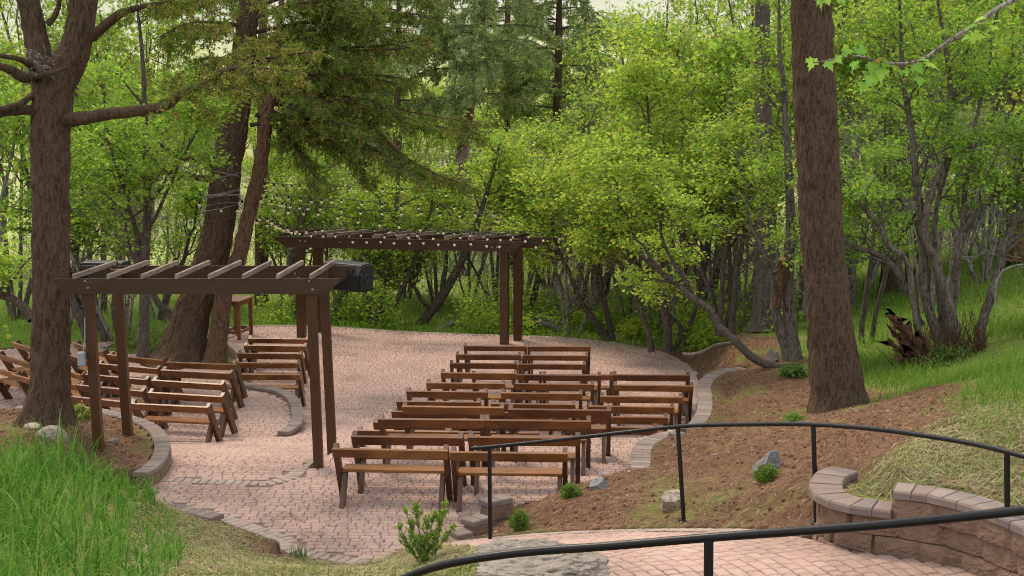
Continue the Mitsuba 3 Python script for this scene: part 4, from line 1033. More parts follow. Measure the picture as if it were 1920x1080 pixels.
# --- the tall straight fir on the right slope
rng = np.random.default_rng(23)
k = thing('fir_tree', 'tall straight fir trunk standing on the mulch slope behind the handrail', 'tree')
R = pxline([(1578, 800, 21.5, 122), (1576, 775, 21.5, 108), (1572, 735, 21.5, 100), (1566, 690, 21.5, 96), (1556, 600, 21.5, 88), (1545, 480, 21.5, 84), (1537, 350, 21.5, 83), (1529, 200, 21.5, 82), (1521, 0, 21.5, 79), (1517, -160, 21.5, 74), (1512, -420, 21.5, 55), (1508, -800, 21.5, 12)])
part(k, 'trunk', bark_ply(hero_trunk(R, 29, 76, .20, .05), 'fir', True))
ub = []
for i in range(24):
    t = rng.uniform(0, 1); p0 = R[-3][:3] * (1 - t) + R[-1][:3] * t; a = rng.uniform(0, 6.28); L = (1 - t) * 2.6 + .8
    p1 = p0 + [math.cos(a) * L, math.sin(a) * L, -.15 * L]; ub.append(np.array([p0, (p0 + p1) / 2 + [0, 0, .3], p1]))
tw, nd = fir_foliage(rng, ub, [LN(q) for q in ub], 9, .8, .12, FIRC)
part(k, 'crown', leaf_ply(nd, 'needle'))

# --- dark trunks in the background and pines on the far slope
def plain_fir(label, rows, seed, nb, z0, L0, tone='fir', tws=8, size=.15, group=None, crown=True, cols=FIRC, sides=20):
    rng = np.random.default_rng(seed)
    k = thing('fir_tree', label, 'tree', group)
    q = pxline(rows); part(k, 'trunk', bark_ply(hero_trunk(q, seed, sides, .12, .03, .2), tone, True))
    if not crown: return
    c = spline(q, 60); bo, br = [], []
    for i in range(nb):
        zz_ = rng.uniform(z0, c[-1, 2] - .3); j = int(np.argmin(np.abs(c[:, 2] - zz_))); fr = (c[-1, 2] - zz_) / (c[-1, 2] - z0)
        a = rng.uniform(0, 6.28); L = L0 * (.25 + .75 * fr) * rng.uniform(.7, 1.2)
        p0 = c[j, :3]; p1 = p0 + [math.cos(a) * L, math.sin(a) * L, -.22 * L + rng.normal() * .2]
        b = np.array([p0, p0 * .6 + p1 * .4 + [0, 0, .12 * L], p1]); bo.append(b); br.append(spline(np.c_[b, [.05, .03, .01]], 10))
    tw, nd = fir_foliage(rng, bo, [LN(b) for b in bo], tws, .8, size, cols, 1.0, .4, .2)
    br = np.array(br); part(k, 'boughs', bark_ply(cat([tubes(br[..., :3], br[..., 3], 5), tw]), 'dark')); part(k, 'crown', leaf_ply(nd, 'needle'))
GREYG = np.array([[.28, .37, .13], [.33, .41, .15], [.22, .31, .11], [.39, .43, .17]])
plain_fir('grey green pine with a leaning reddish trunk high behind the far arbor', [(862, 420, 62, 24), (866, 290, 62, 23), (880, 200, 62, 22), (890, 110, 62, 20), (903, 30, 62, 17), (912, -80, 62, 13), (920, -260, 62, 4)], 41, 62, 4.6, 5.0, 'red', 8, .19, cols=GREYG)
plain_fir('grey green pine right of the leaning one near the gap of sky', [(1040, 420, 66, 18), (1045, 200, 66, 16), (1048, 60, 66, 13), (1050, -160, 66, 4)], 42, 50, 4.6, 4.2, 'fir', 8, .19, cols=GREYG)
plain_fir('grey green pine left of the leaning one above the bushes', [(742, 420, 60, 16), (745, 200, 60, 14), (748, 20, 60, 11), (750, -200, 60, 4)], 43, 46, 5.0, 4.0, 'fir', 8, .19, cols=GREYG)
plain_fir('distant dark pine behind the leaves at the top left of the grove', [(610, 420, 64, 18), (612, 200, 64, 15), (612, 0, 64, 12), (612, -220, 64, 4)], 44, 46, 5, 4.0, 'fir', 8, .19, cols=GREYG)
plain_fir('distant pine at the right behind the sprawling maple clump', [(1700, 420, 58, 22), (1702, 200, 58, 20), (1704, 0, 58, 16), (1706, -240, 58, 4)], 45, 46, 5, 4.4, 'fir', 8, .19, cols=GREYG)
plain_fir('grey green pine directly behind the middle of the far arbor', [(950, 430, 74, 16), (950, 200, 74, 14), (952, 20, 74, 11), (953, -160, 74, 4)], 50, 50, 5.5, 4.2, 'fir', 7, .21, cols=GREYG)
plain_fir('lower grey green pine at the left side of the sky gap', [(1095, 430, 72, 14), (1096, 250, 72, 12), (1097, 100, 72, 9), (1098, 10, 72, 4)], 51, 44, 1.5, 3.8, 'fir', 7, .21, cols=GREYG)
plain_fir('grey green pine behind the hanging boughs of the leaning firs', [(670, 430, 76, 16), (672, 200, 76, 14), (674, 0, 76, 11), (675, -180, 76, 4)], 52, 46, 5.5, 4.2, 'fir', 7, .21, cols=GREYG)
plain_fir('dark straight trunk in the grass left of the tall fir', [(1430, 622, 33, 48), (1431, 605, 33, 40), (1432, 500, 33, 36), (1432, 300, 33, 33), (1430, 100, 33, 30), (1428, -200, 33, 20), (1427, -420, 33, 6)], 46, 20, 9.0, 2.6, 'dark', 8, .12, sides=28)
plain_fir('reddish straight trunk at the right edge in the upper grass', [(1901, 492, 37, 38), (1902, 470, 37, 33), (1904, 300, 37, 30), (1905, 100, 37, 28), (1905, -200, 37, 18), (1905, -420, 37, 5)], 47, 20, 9.0, 2.6, 'red', 8, .12, sides=28)
plain_fir('short reddish trunk seen past the tall table on the stage', [(490, 592, 47, 32), (490, 570, 47, 28), (491, 450, 47, 26), (492, 250, 47, 22), (493, 0, 47, 16), (494, -250, 47, 5)], 48, 24, 7.0, 2.6, 'red', 8, .13, sides=24)
plain_fir('dark trunk in the shade right of the tall fir', [(1665, 560, 40, 34), (1666, 500, 40, 28), (1668, 300, 40, 25), (1670, 100, 40, 22), (1672, -200, 40, 12)], 49, 20, 8.5, 2.6, 'dark', 8, .12, sides=24)

# ------------------------------------------------------------------ maples with trunks one can follow in the photograph
def drawn_maple(label, stems_px, seed, tone=(1, 1, 1), bark='maple', nb=10, L1=1.6, tw=7, L2=.62, leaf=22, size=.085, jit=.14, t0=.3, extra=(), name='maple_tree', group=None, up=.25):
    rng = np.random.default_rng(seed)
    k = thing(name, label, 'tree', group)
    st, ra = [], []
    for r in stems_px:
        q = spline(pxline(r), 12)
        q[1:-1, :3] += rng.normal(size=(10, 3)) * .025
        st.append(q[:, :3]); ra.append(q[:, 3])
        big = spline(np.c_[q], 30)
        v, f = tubes(big[:, :3], big[:, 3], 10)
        v = v + (meshkit.fbm(v * 12 + seed, 3, 4) - .5)[:, None] * unit(v - np.repeat(big[:, :3], 10, 0)) * np.repeat(big[:, 3], 10)[:, None] * .45
        part(k, 'trunk', bark_ply((v, f), bark, True))
    st, ra = np.array(st), np.array(ra)
    wood, twig, lv = crown_from(rng, st, ra * .98, (nb, t0, .99), L1, tw, L2, leaf, size, jit, tone, up)
    n0 = st.shape[0] * st.shape[1] * 8
    wv, wf = wood; wf = wf[(wf >= n0).all(1)] - n0
    part(k, 'branches', bark_ply((wv[n0:], wf), bark, True)); part(k, 'twigs', bark_ply(twig, 'grey'))
    if lv is not None: part(k, 'crown', leaf_ply(lv))
    return k
def S(D, *rows): return [(a, b, D + (r[0] if r else 0), w) for a, b, w, *r in rows]
drawn_maple('slender dark maple growing from the green bed left of the leaning firs', [S(31.5, (268, 672, 26), (268, 640, 21), (271, 560, 19), (272, 480, 17), (277, 400, 15), (276, 300, 13), (270, 190, 10), (262, 60, 6), (255, -60, 3)),
            S(31.5, (268, 490, 13), (256, 450, 12), (248, 410, 9, -.4), (232, 350, 7, -.8), (200, 260, 4, -1.2)), S(31.5, (276, 430, 9), (300, 390, 7, -.5), (340, 300, 5, -1), (392, 200, 3, -1.5))], 71, (.85, .95, .9), 'dark', 11, 1.7, 8, .66, 24, .085, .15, .35)
drawn_maple('sprawling many stemmed maple clump on the right slope beside rotten roots', [
    S(26, (1795, 690, 26), (1794, 640, 20), (1780, 560, 19), (1755, 500, 18), (1730, 440, 15), (1738, 380, 14), (1770, 320, 14), (1783, 240, 13), (1780, 170, 10), (1765, 60, 7), (1750, -40, 4)),
    S(26, (1835, 650, 22), (1845, 600, 18), (1862, 540, 17), (1885, 460, 15), (1915, 390, 13), (1960, 320, 8)),
    S(26.2, (1770, 660, 22), (1745, 590, 18), (1730, 500, 17), (1728, 420, 15), (1722, 330, 13), (1700, 200, 11), (1690, 60, 7), (1684, -60, 4)),
    S(26.3, (1780, 660, 16), (1775, 590, 12), (1790, 500, 15), (1810, 430, 13), (1850, 380, 12), (1890, 340, 10), (1940, 300, 6)),
    S(25.8, (1738, 640, 14), (1712, 570, 11), (1705, 510, 11), (1672, 460, 12), (1640, 420, 9), (1600, 370, 8), (1580, 330, 6)),
    S(26.4, (1785, 660, 14), (1790, 560, 12), (1800, 470, 11), (1810, 370, 10), (1826, 250, 8), (1850, 120, 6), (1880, 0, 4)),
    S(26.4, (1765, 650, 14), (1760, 540, 12), (1750, 420, 10), (1778, 300, 8), (1790, 180, 7), (1830, 60, 4)),
    S(26.4, (1730, 610, 12), (1700, 540, 11), (1660, 490, 11), (1610, 465, 9), (1575, 440, 6))], 72, (.80, .92, .85), 'maple', 9, 1.5, 7, .55, 20, .075, .15, .45)
drawn_maple('pair of thin maple stems right of the tall fir', [S(29, (1616, 660, 11), (1620, 590, 10), (1628, 500, 9), (1642, 440, 8), (1655, 360, 6), (1660, 200, 4)), S(29, (1632, 655, 11), (1640, 600, 9), (1655, 530, 9), (1678, 470, 8), (1720, 380, 5), (1740, 250, 3))], 73, (.82, .92, .88), 'dark', 9, 1.2, 7, .5, 18, .075)
drawn_maple('maple with a sawn off limb behind the fallen leaning trunk', [S(28, (1488, 680, 36), (1484, 640, 27), (1478, 560, 23), (1480, 480, 20), (1482, 400, 18), (1478, 300, 15), (1470, 180, 11), (1462, 60, 7), (1458, -40, 4)),
             S(28, (1480, 690, 30), (1470, 640, 22), (1455, 595, 21), (1452, 565, 16), (1440, 520, 12), (1425, 460, 9), (1400, 380, 6), (1380, 280, 4))], 74, (.95, 1, .95), 'maple', 11, 1.5, 7, .6, 20, .08, .14, .4)
kk = labels and 'maple_tree_003'
stub = limb([(1456, 575, 27.9, 17), (1462, 540, 27.8, 15), (1468, 505, 27.7, 15), (1467, 486, 27.6, 14)], 10)
part('maple_tree_003', 'sawn_limb', bark_ply(stub, 'red', True))
e = P(1467, 486, 27.6); part('maple_tree_003', 'cut_face', mikit.ply(capped(np.array([e - [0, 0, .01], e + [0, -.01, .015], e + [0, -.012, .018]]), np.array([.075, .073, .06]), 12), None), 'cut_wood')
drawn_maple('long fallen grey trunk leaning from the ground up to the left into leaves', [S(27.5, (1478, 690, 16), (1455, 688, 16), (1420, 676, 16), (1385, 650, 16), (1355, 618, 16, .3), (1330, 584, 14, .5), (1300, 556, 13, .8), (1268, 532, 11, 1.2), (1232, 508, 9, 1.6), (1190, 450, 6, 2)),
              S(28.5, (1300, 556, 8), (1275, 510, 7), (1255, 480, 6), (1240, 440, 5), (1232, 380, 3)), S(28.5, (1260, 525, 8), (1225, 490, 6), (1180, 420, 4), (1150, 330, 3))], 75, (1.05, 1.03, 1), 'dark', 6, 1.1, 7, .55, 22, .085, .14, .66, name='fallen_tree')
drawn_maple('cluster of dark upright stems in the grass beyond the fallen trunk', [S(34, (1352, 630, 13), (1352, 560, 10), (1358, 500, 9), (1366, 400, 7), (1375, 280, 4)), S(34, (1372, 628, 14), (1376, 560, 12), (1385, 480, 10), (1396, 380, 7), (1410, 240, 4)),
              S(34.3, (1362, 630, 11), (1368, 540, 9), (1370, 440, 7), (1360, 320, 4)), S(34.3, (1345, 630, 10), (1340, 570, 8), (1310, 500, 7), (1270, 430, 5), (1230, 350, 3))], 76, (1, 1, 1), 'dark', 12, 1.8, 8, .7, 17, .115, .21, .5)
drawn_maple('leafy maple leaning over the right edge of the stage with a blackened stem', [S(36, (1252, 660, 17), (1250, 610, 17), (1243, 540, 16), (1240, 480, 12), (1232, 380, 9), (1220, 250, 6), (1210, 150, 3)), S(36, (1222, 660, 12), (1212, 620, 11), (1195, 560, 10), (1186, 500, 9), (1170, 420, 7), (1140, 320, 4)),
              S(36.5, (1290, 650, 10), (1275, 620, 9), (1250, 590, 9), (1235, 560, 7), (1200, 500, 5), (1150, 440, 3)), S(36.5, (1262, 655, 10), (1290, 610, 9), (1310, 560, 8), (1330, 440, 6), (1335, 300, 4))], 77, (1.08, 1.04, 1), 'dark', 13, 2.1, 8, .75, 17, .125, .22, .46)
drawn_maple('thick dark maple trunk leaning to the right behind the stage', [S(43, (778, 622, 24), (800, 595, 19), (830, 555, 18), (852, 520, 16), (866, 490, 15), (880, 460, 14), (900, 400, 10), (925, 320, 7), (940, 260, 4)), S(43, (812, 585, 9), (790, 560, 8), (770, 530, 7), (755, 470, 4))], 78, (1, 1, .95), 'dark', 12, 1.6, 7, .65, 13, .115, .21, .42)
drawn_maple('v shaped cluster of mossy stems rising behind the middle of the stage', [S(42.5, (706, 618, 18), (712, 580, 16), (722, 530, 14), (730, 480, 13), (740, 420, 10), (748, 330, 6), (752, 240, 3)), S(42.5, (714, 618, 14), (735, 580, 11), (760, 530, 10), (775, 490, 8), (800, 420, 5), (815, 340, 3)),
              S(42.5, (698, 600, 10), (688, 570, 10), (682, 540, 9), (676, 480, 6), (660, 400, 3))], 79, (1, 1, .95), 'dark', 10, 1.5, 7, .62, 13, .115, .21, .42)
drawn_maple('twin dark trunks leaning left at the right back edge of the stage', [S(39.5, (1142, 645, 17), (1130, 625, 16), (1112, 600, 14), (1095, 575, 12), (1070, 520, 9), (1040, 440, 6), (1015, 350, 3)), S(39.5, (1150, 645, 14), (1146, 620, 12), (1138, 590, 11), (1125, 520, 9), (1110, 420, 6), (1100, 300, 3))], 80, (1.1, 1.05, 1), 'dark', 12, 1.8, 8, .7, 16, .125, .22, .44)
drawn_maple('crooked maple with low curving stems in the meadow at the left edge', [S(30, (60, 600, 18), (40, 575, 17), (15, 560, 16), (-20, 540, 14), (-60, 500, 9)), S(36, (170, 640, 24), (150, 590, 22), (130, 540, 20), (120, 480, 15), (100, 400, 10), (90, 280, 5)), S(36, (200, 640, 20), (180, 600, 20), (155, 560, 18), (140, 500, 12), (150, 400, 8), (170, 260, 4))], 81, (.9, .98, .9), 'dark', 11, 1.8, 7, .7, 16, .125, .22, .35)
drawn_maple('dark maple limbs crossing behind the left posts of the small arbor', [S(35, (330, 610, 16), (300, 570, 13), (285, 540, 11), (262, 500, 9), (230, 440, 6), (200, 360, 3)), S(38, (300, 600, 12), (312, 560, 11), (330, 520, 10), (352, 470, 7), (370, 380, 4)), S(38, (222, 620, 16), (216, 570, 15), (222, 500, 12), (215, 400, 9), (205, 260, 6), (190, 140, 3))], 82, (.9, 1, .9), 'dark', 11, 1.7, 7, .65, 15, .115, .21, .35)
drawn_maple('grey leaning maple between the leaning firs and the far arbor', [S(43, (640, 610, 18), (628, 575, 16), (645, 545, 15), (662, 530, 13), (690, 510, 8), (720, 460, 5)), S(44, (560, 610, 14), (552, 560, 12), (540, 500, 11), (560, 430, 9), (580, 360, 6), (600, 260, 3)), S(45, (520, 600, 10), (535, 540, 9), (556, 470, 8), (575, 400, 5))], 83, (1, 1, .95), 'maple', 11, 1.7, 7, .7, 14, .12, .21, .4)

# --- the grove behind: one tree each
rng = np.random.default_rng(31)
spots = []
def mp(px, D, kind, sc, st=1.0): 
    p = P(px, 600, D); spots.append((p[0], p[1], kind, sc, st))
for px, D, kind, sc, st in [(30, 42, 0, 1.0, 1.1), (110, 46, 1, 1.05, 1.1), (-60, 38, 5, 1.1, 1.1), (190, 44, 3, .95, 1.0), (250, 50, 0, 1.15, 1.1), (590, 47, 4, 1.05, 1.0),
                            (700, 48, 4, 1.05, .95), (760, 50, 4, 1.0, .95), (820, 47, 4, .95, 1.0), (930, 48, 4, 1.1, 1.0), (985, 46, 4, 1.15, 1.0), (1030, 50, 2, .95, 1.0), (1080, 45, 2, 1.0, 1.0), (1130, 48, 0, .95, 1.0),
                            (1180, 43, 5, .95, 1.0), (1240, 47, 1, .95, 1.0), (1290, 41, 2, 1.15, 1.0), (1330, 45, 0, 1.1, 1.0), (1390, 40, 5, 1.1, 1.0), (1450, 44, 1, 1.05, 1.05), (1500, 38, 0, 1.0, 1.1), (1560, 44, 3, 1.0, 1.0), (1600, 38, 5, 1.0, 1.0), (1650, 46, 1, 1.0, 1.0),
                            (1710, 41, 0, .95, 1.0), (1760, 36, 2, 1.05, 1.0), (1800, 46, 3, 1.0, 1.0), (1850, 40, 5, 1.0, 1.0), (1900, 47, 0, 1.1, 1.0), (1960, 40, 1, 1.0, 1.0), (2010, 33, 5, .9, 1.0), (-140, 46, 3, 1.1, 1.0),
                            (1290, 56, 1, 1.0, 1.0), (1540, 56, 1, 1.1, 1.0), (1680, 58, 0, 1.2, 1.0), (1820, 58, 3, 1.1, 1.0), (1950, 58, 1, 1.1, 1.0), (-100, 60, 1, 1.3, 1)]:
    if px > 1200 or px < 420: st *= 1.22; sc *= 1.04
    mp(px, D, kind, sc, st)
BINS = [100, 260, 420, 560, 700, 820, 960, 1100, 1250, 1400, 1500, 1640, 1780]
WHERE = ['left of the forked fir', 'right of the forked fir', 'behind the slender maple', 'right of the leaning firs', 'behind the far arbor left end', 'behind the far arbor middle', 'behind the far arbor right end', 'just right of the far arbor', 'behind the right stage edge', 'behind the fallen trunk', 'left of the tall straight fir', 'behind the tall straight fir', 'left of the sprawling clump', 'right of the sprawling clump']
KN = ['many stemmed grove maple', 'tall green grove maple', 'low spreading grove maple', 'tall two stemmed grove maple', 'small bright grove maple', 'grey barked grove maple']
import itertools
for x, y, kind, sc, st in spots:
    D_ = (np.array([x, y, 0]) - CAM) @ FWD; pxx = 960 + F * x / D_
    col = WHERE[int(np.searchsorted(BINS, pxx))]
    dep = 'near' if y < 43 else 'midway' if y < 48 else 'farther' if y < 54 else 'far back'
    lab = f'{KN[kind]}, {dep} {col}'
    maple_at(x, y, kind, sc, rng.uniform(0, 6.28), lab, 'maples of the grove', stretch=st)
for px, D, kk_, sc in [(870, 55, 0, 1.05), (700, 57, 1, 1.1), (1010, 54, 1, 1.0), (820, 46, 0, .55), (1060, 43, 1, .6), (930, 44, 0, .5), (1700, 38, 0, .9), (1840, 36, 1, .9), (1300, 50, 0, 1.2), (1180, 50, 1, 1.2), (230, 36, 1, .9), (420, 46, 0, 1.0), (560, 48, 1, .9), (1600, 42, 1, 1.1), (1230, 41, 0, .9), (760, 49, 1, .9), (980, 49, 0, 1.0), (640, 46, 0, .8), (1110, 46, 0, .9), (880, 48, 1, .8), (1270, 39, 1, .8), (1350, 42, 0, 1.1), (1560, 40, 0, 1.1), (1800, 42, 0, 1.2), (1900, 38, 1, 1.1), (300, 42, 0, 1.0), (120, 40, 1, .9), (1400, 36, 1, 1.0), (1070, 40, 1, .85), (1480, 35, 1, 1.1), (1740, 33, 0, 1.0)]:
    p = P(px, 600, D)
    side_ = ('near ' if D < 43 else 'midway ' if D < 50 else 'far back ') + WHERE[int(np.searchsorted(BINS, px))]
    k = thing('bare_tree', f'leafless grey twiggy tree {side_}', 'tree', 'leafless trees of the grove')
    m = mat((p[0], p[1], gz(p[0], p[1]).item() - .05), rng.uniform(0, 6.28)) @ np.diag([sc, sc, sc, 1])
    inst(k + '__trunk', f'bare_wood_shape_{kk_:03d}', m); inst(k + '__twigs', f'bare_twigs_shape_{kk_:03d}', m)

# trees on the slope far behind
rngf = np.random.default_rng(88)
for i in range(46):
    px, D = 180 + i * 21.5 + rngf.normal() * 10, rngf.uniform(64, 112)
    p = P(px, 600, D); kind = int(rngf.choice([0, 1, 2, 5])); sc = rngf.uniform(.8, 1.15)
    if 1090 < px < 1230 and D < 90: sc *= .75
    maple_at(p[0], p[1], kind, sc, rngf.uniform(0, 6.28), lab_ := f"far slope {['many stemmed', 'tall', 'low', '', '', 'grey barked'][kind]} tree {WHERE[int(np.searchsorted(BINS, px))]}, {'lower' if D < 80 else 'middle' if D < 96 else 'upper'}", 'trees on the far slope')

# ------------------------------------------------------------------ grass and litter
def sample_in(rng, poly, n, dens=None):
    x0, y0, x1, y1 = poly.bounds; out = np.zeros((0, 2))
    for _ in range(30):
        q = rng.uniform([x0, y0], [x1, y1], (n * 2, 2)); q = q[has(poly, q[:, 0], q[:, 1])]
        if dens is not None: q = q[rng.random(len(q)) < dens(q[:, 0], q[:, 1])]
        out = np.vstack([out, q])
        if len(out) >= n: break
    return out[:n]
def ribbon(xy, h, w, lean, col, rng, seg=3, z=None):
    """Grass blades: bent tapering strips standing on the ground."""
    n = len(xy); z = gz(xy[:, 0], xy[:, 1]) if z is None else z
    a = rng.uniform(0, 6.28, n); d = np.c_[np.cos(a), np.sin(a)]; fa = rng.uniform(0, 6.28, n); fd = np.c_[np.cos(fa), np.sin(fa), np.zeros(n)]
    s = np.linspace(0, 1, seg + 1)
    c = np.zeros((n, seg + 1, 3))
    c[:, :, :2] = xy[:, None] + d[:, None] * (h[:, None] * lean[:, None] * s ** 2)[..., None]
    c[:, :, 2] = (z - .02)[:, None] + h[:, None] * (s - .45 * lean[:, None] * s ** 3)
    W = w[:, None] * (1 - s ** 1.6) * .5
    l, r = c - fd[:, None] * W[..., None], c + fd[:, None] * W[..., None]
    v = np.concatenate([np.stack([l[:, :-1], r[:, :-1]], 2).reshape(n, -1, 3), c[:, -1:]], 1)
    f = []
    for i in range(seg - 1): f += [[2 * i, 2 * i + 1, 2 * i + 3], [2 * i, 2 * i + 3, 2 * i + 2]]
    f += [[2 * seg - 2, 2 * seg - 1, 2 * seg]]
    m = v.shape[1]
    return v.reshape(-1, 3), (np.array(f)[None] + (np.arange(n) * m)[:, None, None]).reshape(-1, 3), np.repeat(col, m, 0)
def gcols(rng, n, base, var=.25): return np.clip(np.array(base) * rng.uniform(1 - var, 1 + var, (n, 1)) * rng.uniform(.9, 1.1, (n, 3)), 0, .9)
def pick(rng, n, pal, p=None): return np.array(pal)[rng.choice(len(pal), n, p=p)]
rng = np.random.default_rng(51)
GR_TALL = [(.14, .32, .045), (.19, .37, .055), (.09, .23, .035), (.25, .40, .10), (.36, .36, .16)]
q = sample_in(rng, tall_l.buffer(.3), 12000, lambda x, y: .35 + .65 * np.clip((meshkit.noise(np.stack([x * 1.7, y * 1.7, x * 0], -1), 4) - .25) * 2.2, 0, 1))
n = len(q); hh = rng.uniform(.42, 1.0, n) * (.65 + .5 * meshkit.noise(np.stack([q[:, 0] * .9, q[:, 1] * .9, q[:, 0] * 0], -1), 9))
edge_d = shapely.distance(shapely.points(q), tall_l.boundary)
hh *= np.clip(.45 + edge_d * .9, .45, 1)
r_ = ribbon(q, hh, rng.uniform(.012, .030, n), rng.uniform(.1, 1.15, n) ** 1.2, gcols(rng, n, (1, 1, 1)) * pick(rng, n, GR_TALL, [.34, .26, .25, .11, .04]), rng, 4)
put('tall_grass', leaf_ply(r_), label='tall bright green grass on the bank at the lower left', category='grass', kind='stuff')
paved = shapely.union_all([PATIO.buffer(.05), PATH.buffer(.05)])
mead = shapely.box(-26, 26, 26, 66).difference(paved)
def mdens(x, y):
    m, d = cover(x, y); return np.clip(1 - 1.6 * m, 0, 1) * np.clip(1.15 - (y - 30) / 50, .25, 1)
q = sample_in(rng, mead, 90000, mdens); n = len(q)
m_, d_ = cover(q[:, 0], q[:, 1])
r_ = ribbon(q, rng.uniform(.14, .42, n) * np.where(m_ > .1, .5, 1), rng.uniform(.016, .030, n), rng.uniform(.1, .9, n), gcols(rng, n, (1, 1, 1)) * pick(rng, n, [(.23, .46, .05), (.30, .50, .065), (.18, .37, .04), (.40, .50, .11)]), rng, 2)
put('meadow_grass', leaf_ply(r_), label='lush green meadow grass under the trees around the stage', category='grass', kind='stuff')
slope = shapely.Polygon([[3, 25], [5.5, 20], [5.2, 17], [4.0, 14], [3.1, 12.9], [3.05, 11.9], [3.5, 11.4], [4.2, 10.3], [4.7, 8.8], [9, 9], [15, 26], [6, 27]]).difference(paved).difference(BEHIND.buffer(.0).intersection(shapely.LineString(rw).buffer(.32)))
def sdens(x, y):
    m, d = cover(x, y); t = np.clip((x - 3.9 - (y - 12) * .12) / 2.2, 0, 1)
    return np.clip(t * 1.0 + .06, 0, 1) * (1 - .95 * m) * np.clip(.15 + 2.2 * (meshkit.noise(np.stack([x * .9, y * .9, x * 0], -1), 14) - .3), .05, 1)
q = sample_in(rng, slope, 42000, sdens); n = len(q)
r_ = ribbon(q, rng.uniform(.10, .38, n) * np.clip((q[:, 0] - 2.2) / 4, .35, 1.3), rng.uniform(.008, .017, n), rng.uniform(.1, .9, n), gcols(rng, n, (1, 1, 1)) * pick(rng, n, [(.18, .36, .045), (.25, .42, .06), (.32, .38, .10), (.12, .27, .035)]), rng, 3)
put('slope_grass', leaf_ply(r_), label='thin green grass on the slope above the right handrail', category='grass', kind='stuff')

def sticks(xy, L, w, rng, col, lift=.012, tilt=.18):
    n = len(xy); a = rng.uniform(0, 6.28, n); e = np.c_[np.cos(a), np.sin(a)] * L[:, None] / 2
    z0, z1 = gz(*(xy - e).T), gz(*(xy + e).T)
    p0 = np.c_[xy - e, z0 + lift * rng.random(n)]; p1 = np.c_[xy + e, z1 + lift * rng.random(n) + tilt * L * rng.random(n) ** 2]
    s = unit(np.cross(p1 - p0, [0, 0, 1.0])) * (w / 2)[:, None]; mid = (p0 + p1) / 2 + np.c_[rng.normal(0, .08, (n, 2)) * L[:, None], .12 * L]
    v = np.stack([p0 - s, p0 + s, mid + s, mid - s, p1], 1)
    f = np.array([[0, 1, 2], [0, 2, 3], [3, 2, 4]])
    return v.reshape(-1, 3), (f[None] + (np.arange(n) * 5)[:, None, None]).reshape(-1, 3), np.repeat(col, 5, 0)
dry_area = shapely.union_all([shapely.Polygon([[-4.6, 16.6], [-3.9, 18.2], [-2.6, 17.2], [-1.5, 15.8], [-.6, 14.5], [-.2, 12], [0, 10], [-3.4, 10], [-3.8, 13]]), shapely.Polygon([[3.05, 13.0], [2.98, 12.2], [3.02, 11.7], [3.4, 11.42], [3.85, 11.1], [4.15, 10.3], [4.6, 8.8], [7.5, 10], [7.0, 15.5], [5.2, 16.5], [4.0, 14.5]])]).difference(paved)
q = sample_in(rng, dry_area, 40000, lambda x, y: np.clip(.12 + cover(x, y)[1], 0, 1) * (1 - cover(x, y)[0])); n = len(q)
st_ = sticks(q, rng.uniform(.08, .30, n), rng.uniform(.004, .010, n), rng, gcols(rng, n, (1, 1, 1)) * pick(rng, n, [(.34, .28, .15), (.24, .19, .10), (.40, .34, .21), (.17, .11, .06), (.20, .28, .07)]))
put('straw_litter', mikit.ply(st_[:2], 'straw', uv=tint(st_[2])), label='dry straw lying over the banks', category='dry grass', kind='stuff')
q = sample_in(rng, dry_area, 13000, lambda x, y: np.clip((shapely.distance(shapely.points(x, y), PATIO) - .25) / .8, .0, 1) * (1 - cover(x, y)[0]) * np.clip(.1 + 1.4 * (meshkit.noise(np.stack([x * 1.5, y * 1.5, x * 0], -1), 24) - .35), 0, 1)); n = len(q)
r_ = ribbon(q, rng.uniform(.05, .17, n), rng.uniform(.006, .012, n), rng.uniform(.1, .9, n), gcols(rng, n, (1, 1, 1)) * pick(rng, n, [(.20, .30, .05), (.34, .33, .12), (.14, .25, .04)]), rng, 3)
put('sparse_grass', leaf_ply(r_), label='sparse short grass in the dry banks', category='grass', kind='stuff')
marea = shapely.union_all([mulch_c, mulch_r, mulch_bed.buffer(-.12)]).difference(paved).difference(shapely.LineString(wall1).buffer(.18)).difference(shapely.LineString(wall2).buffer(.18))
q = sample_in(rng, marea.buffer(.35).difference(paved).difference(shapely.LineString(bed_line).buffer(.2)), 52000, lambda x, y: .25 + .75 * cover(x, y)[0]); n = len(q)
st_ = sticks(q, rng.uniform(.05, .17, n), rng.uniform(.003, .008, n), rng, gcols(rng, n, (1, 1, 1), .35) * pick(rng, n, [(.215, .118, .068), (.15, .078, .046), (.32, .19, .115), (.10, .052, .033), (.46, .32, .21)], [.32, .26, .18, .18, .06]), .016, .12)
put('needle_litter', mikit.ply(st_[:2], 'straw', uv=tint(st_[2])), label='reddish brown fallen needles and bark bits on the mulch', category='mulch', kind='stuff')
pz = shapely.union_all([shapely.LineString(wall2).buffer(.9), shapely.LineString(bed_line).buffer(.8), shapely.LineString(stage_back).buffer(.7), PLANTER.buffer(.6), T3.intersection(PATIO), shapely.LineString(path_outer[:6]).buffer(.5)]).intersection(shapely.union_all([PATIO.buffer(-.05), PATH.buffer(-.05)]))
q = sample_in(rng, pz, 2200, lambda x, y: np.clip((meshkit.noise(np.stack([x * 1.1, y * 1.1, x * 0], -1), 54) - .35) * 2.5, .05, 1)); n = len(q)
st_ = sticks(q, rng.uniform(.02, .09, n), rng.uniform(.004, .014, n), rng, gcols(rng, n, (1, 1, 1), .35) * pick(rng, n, [(.20, .10, .055), (.13, .07, .045), (.30, .20, .11), (.24, .26, .06)], [.4, .3, .2, .1]), .004, .03)
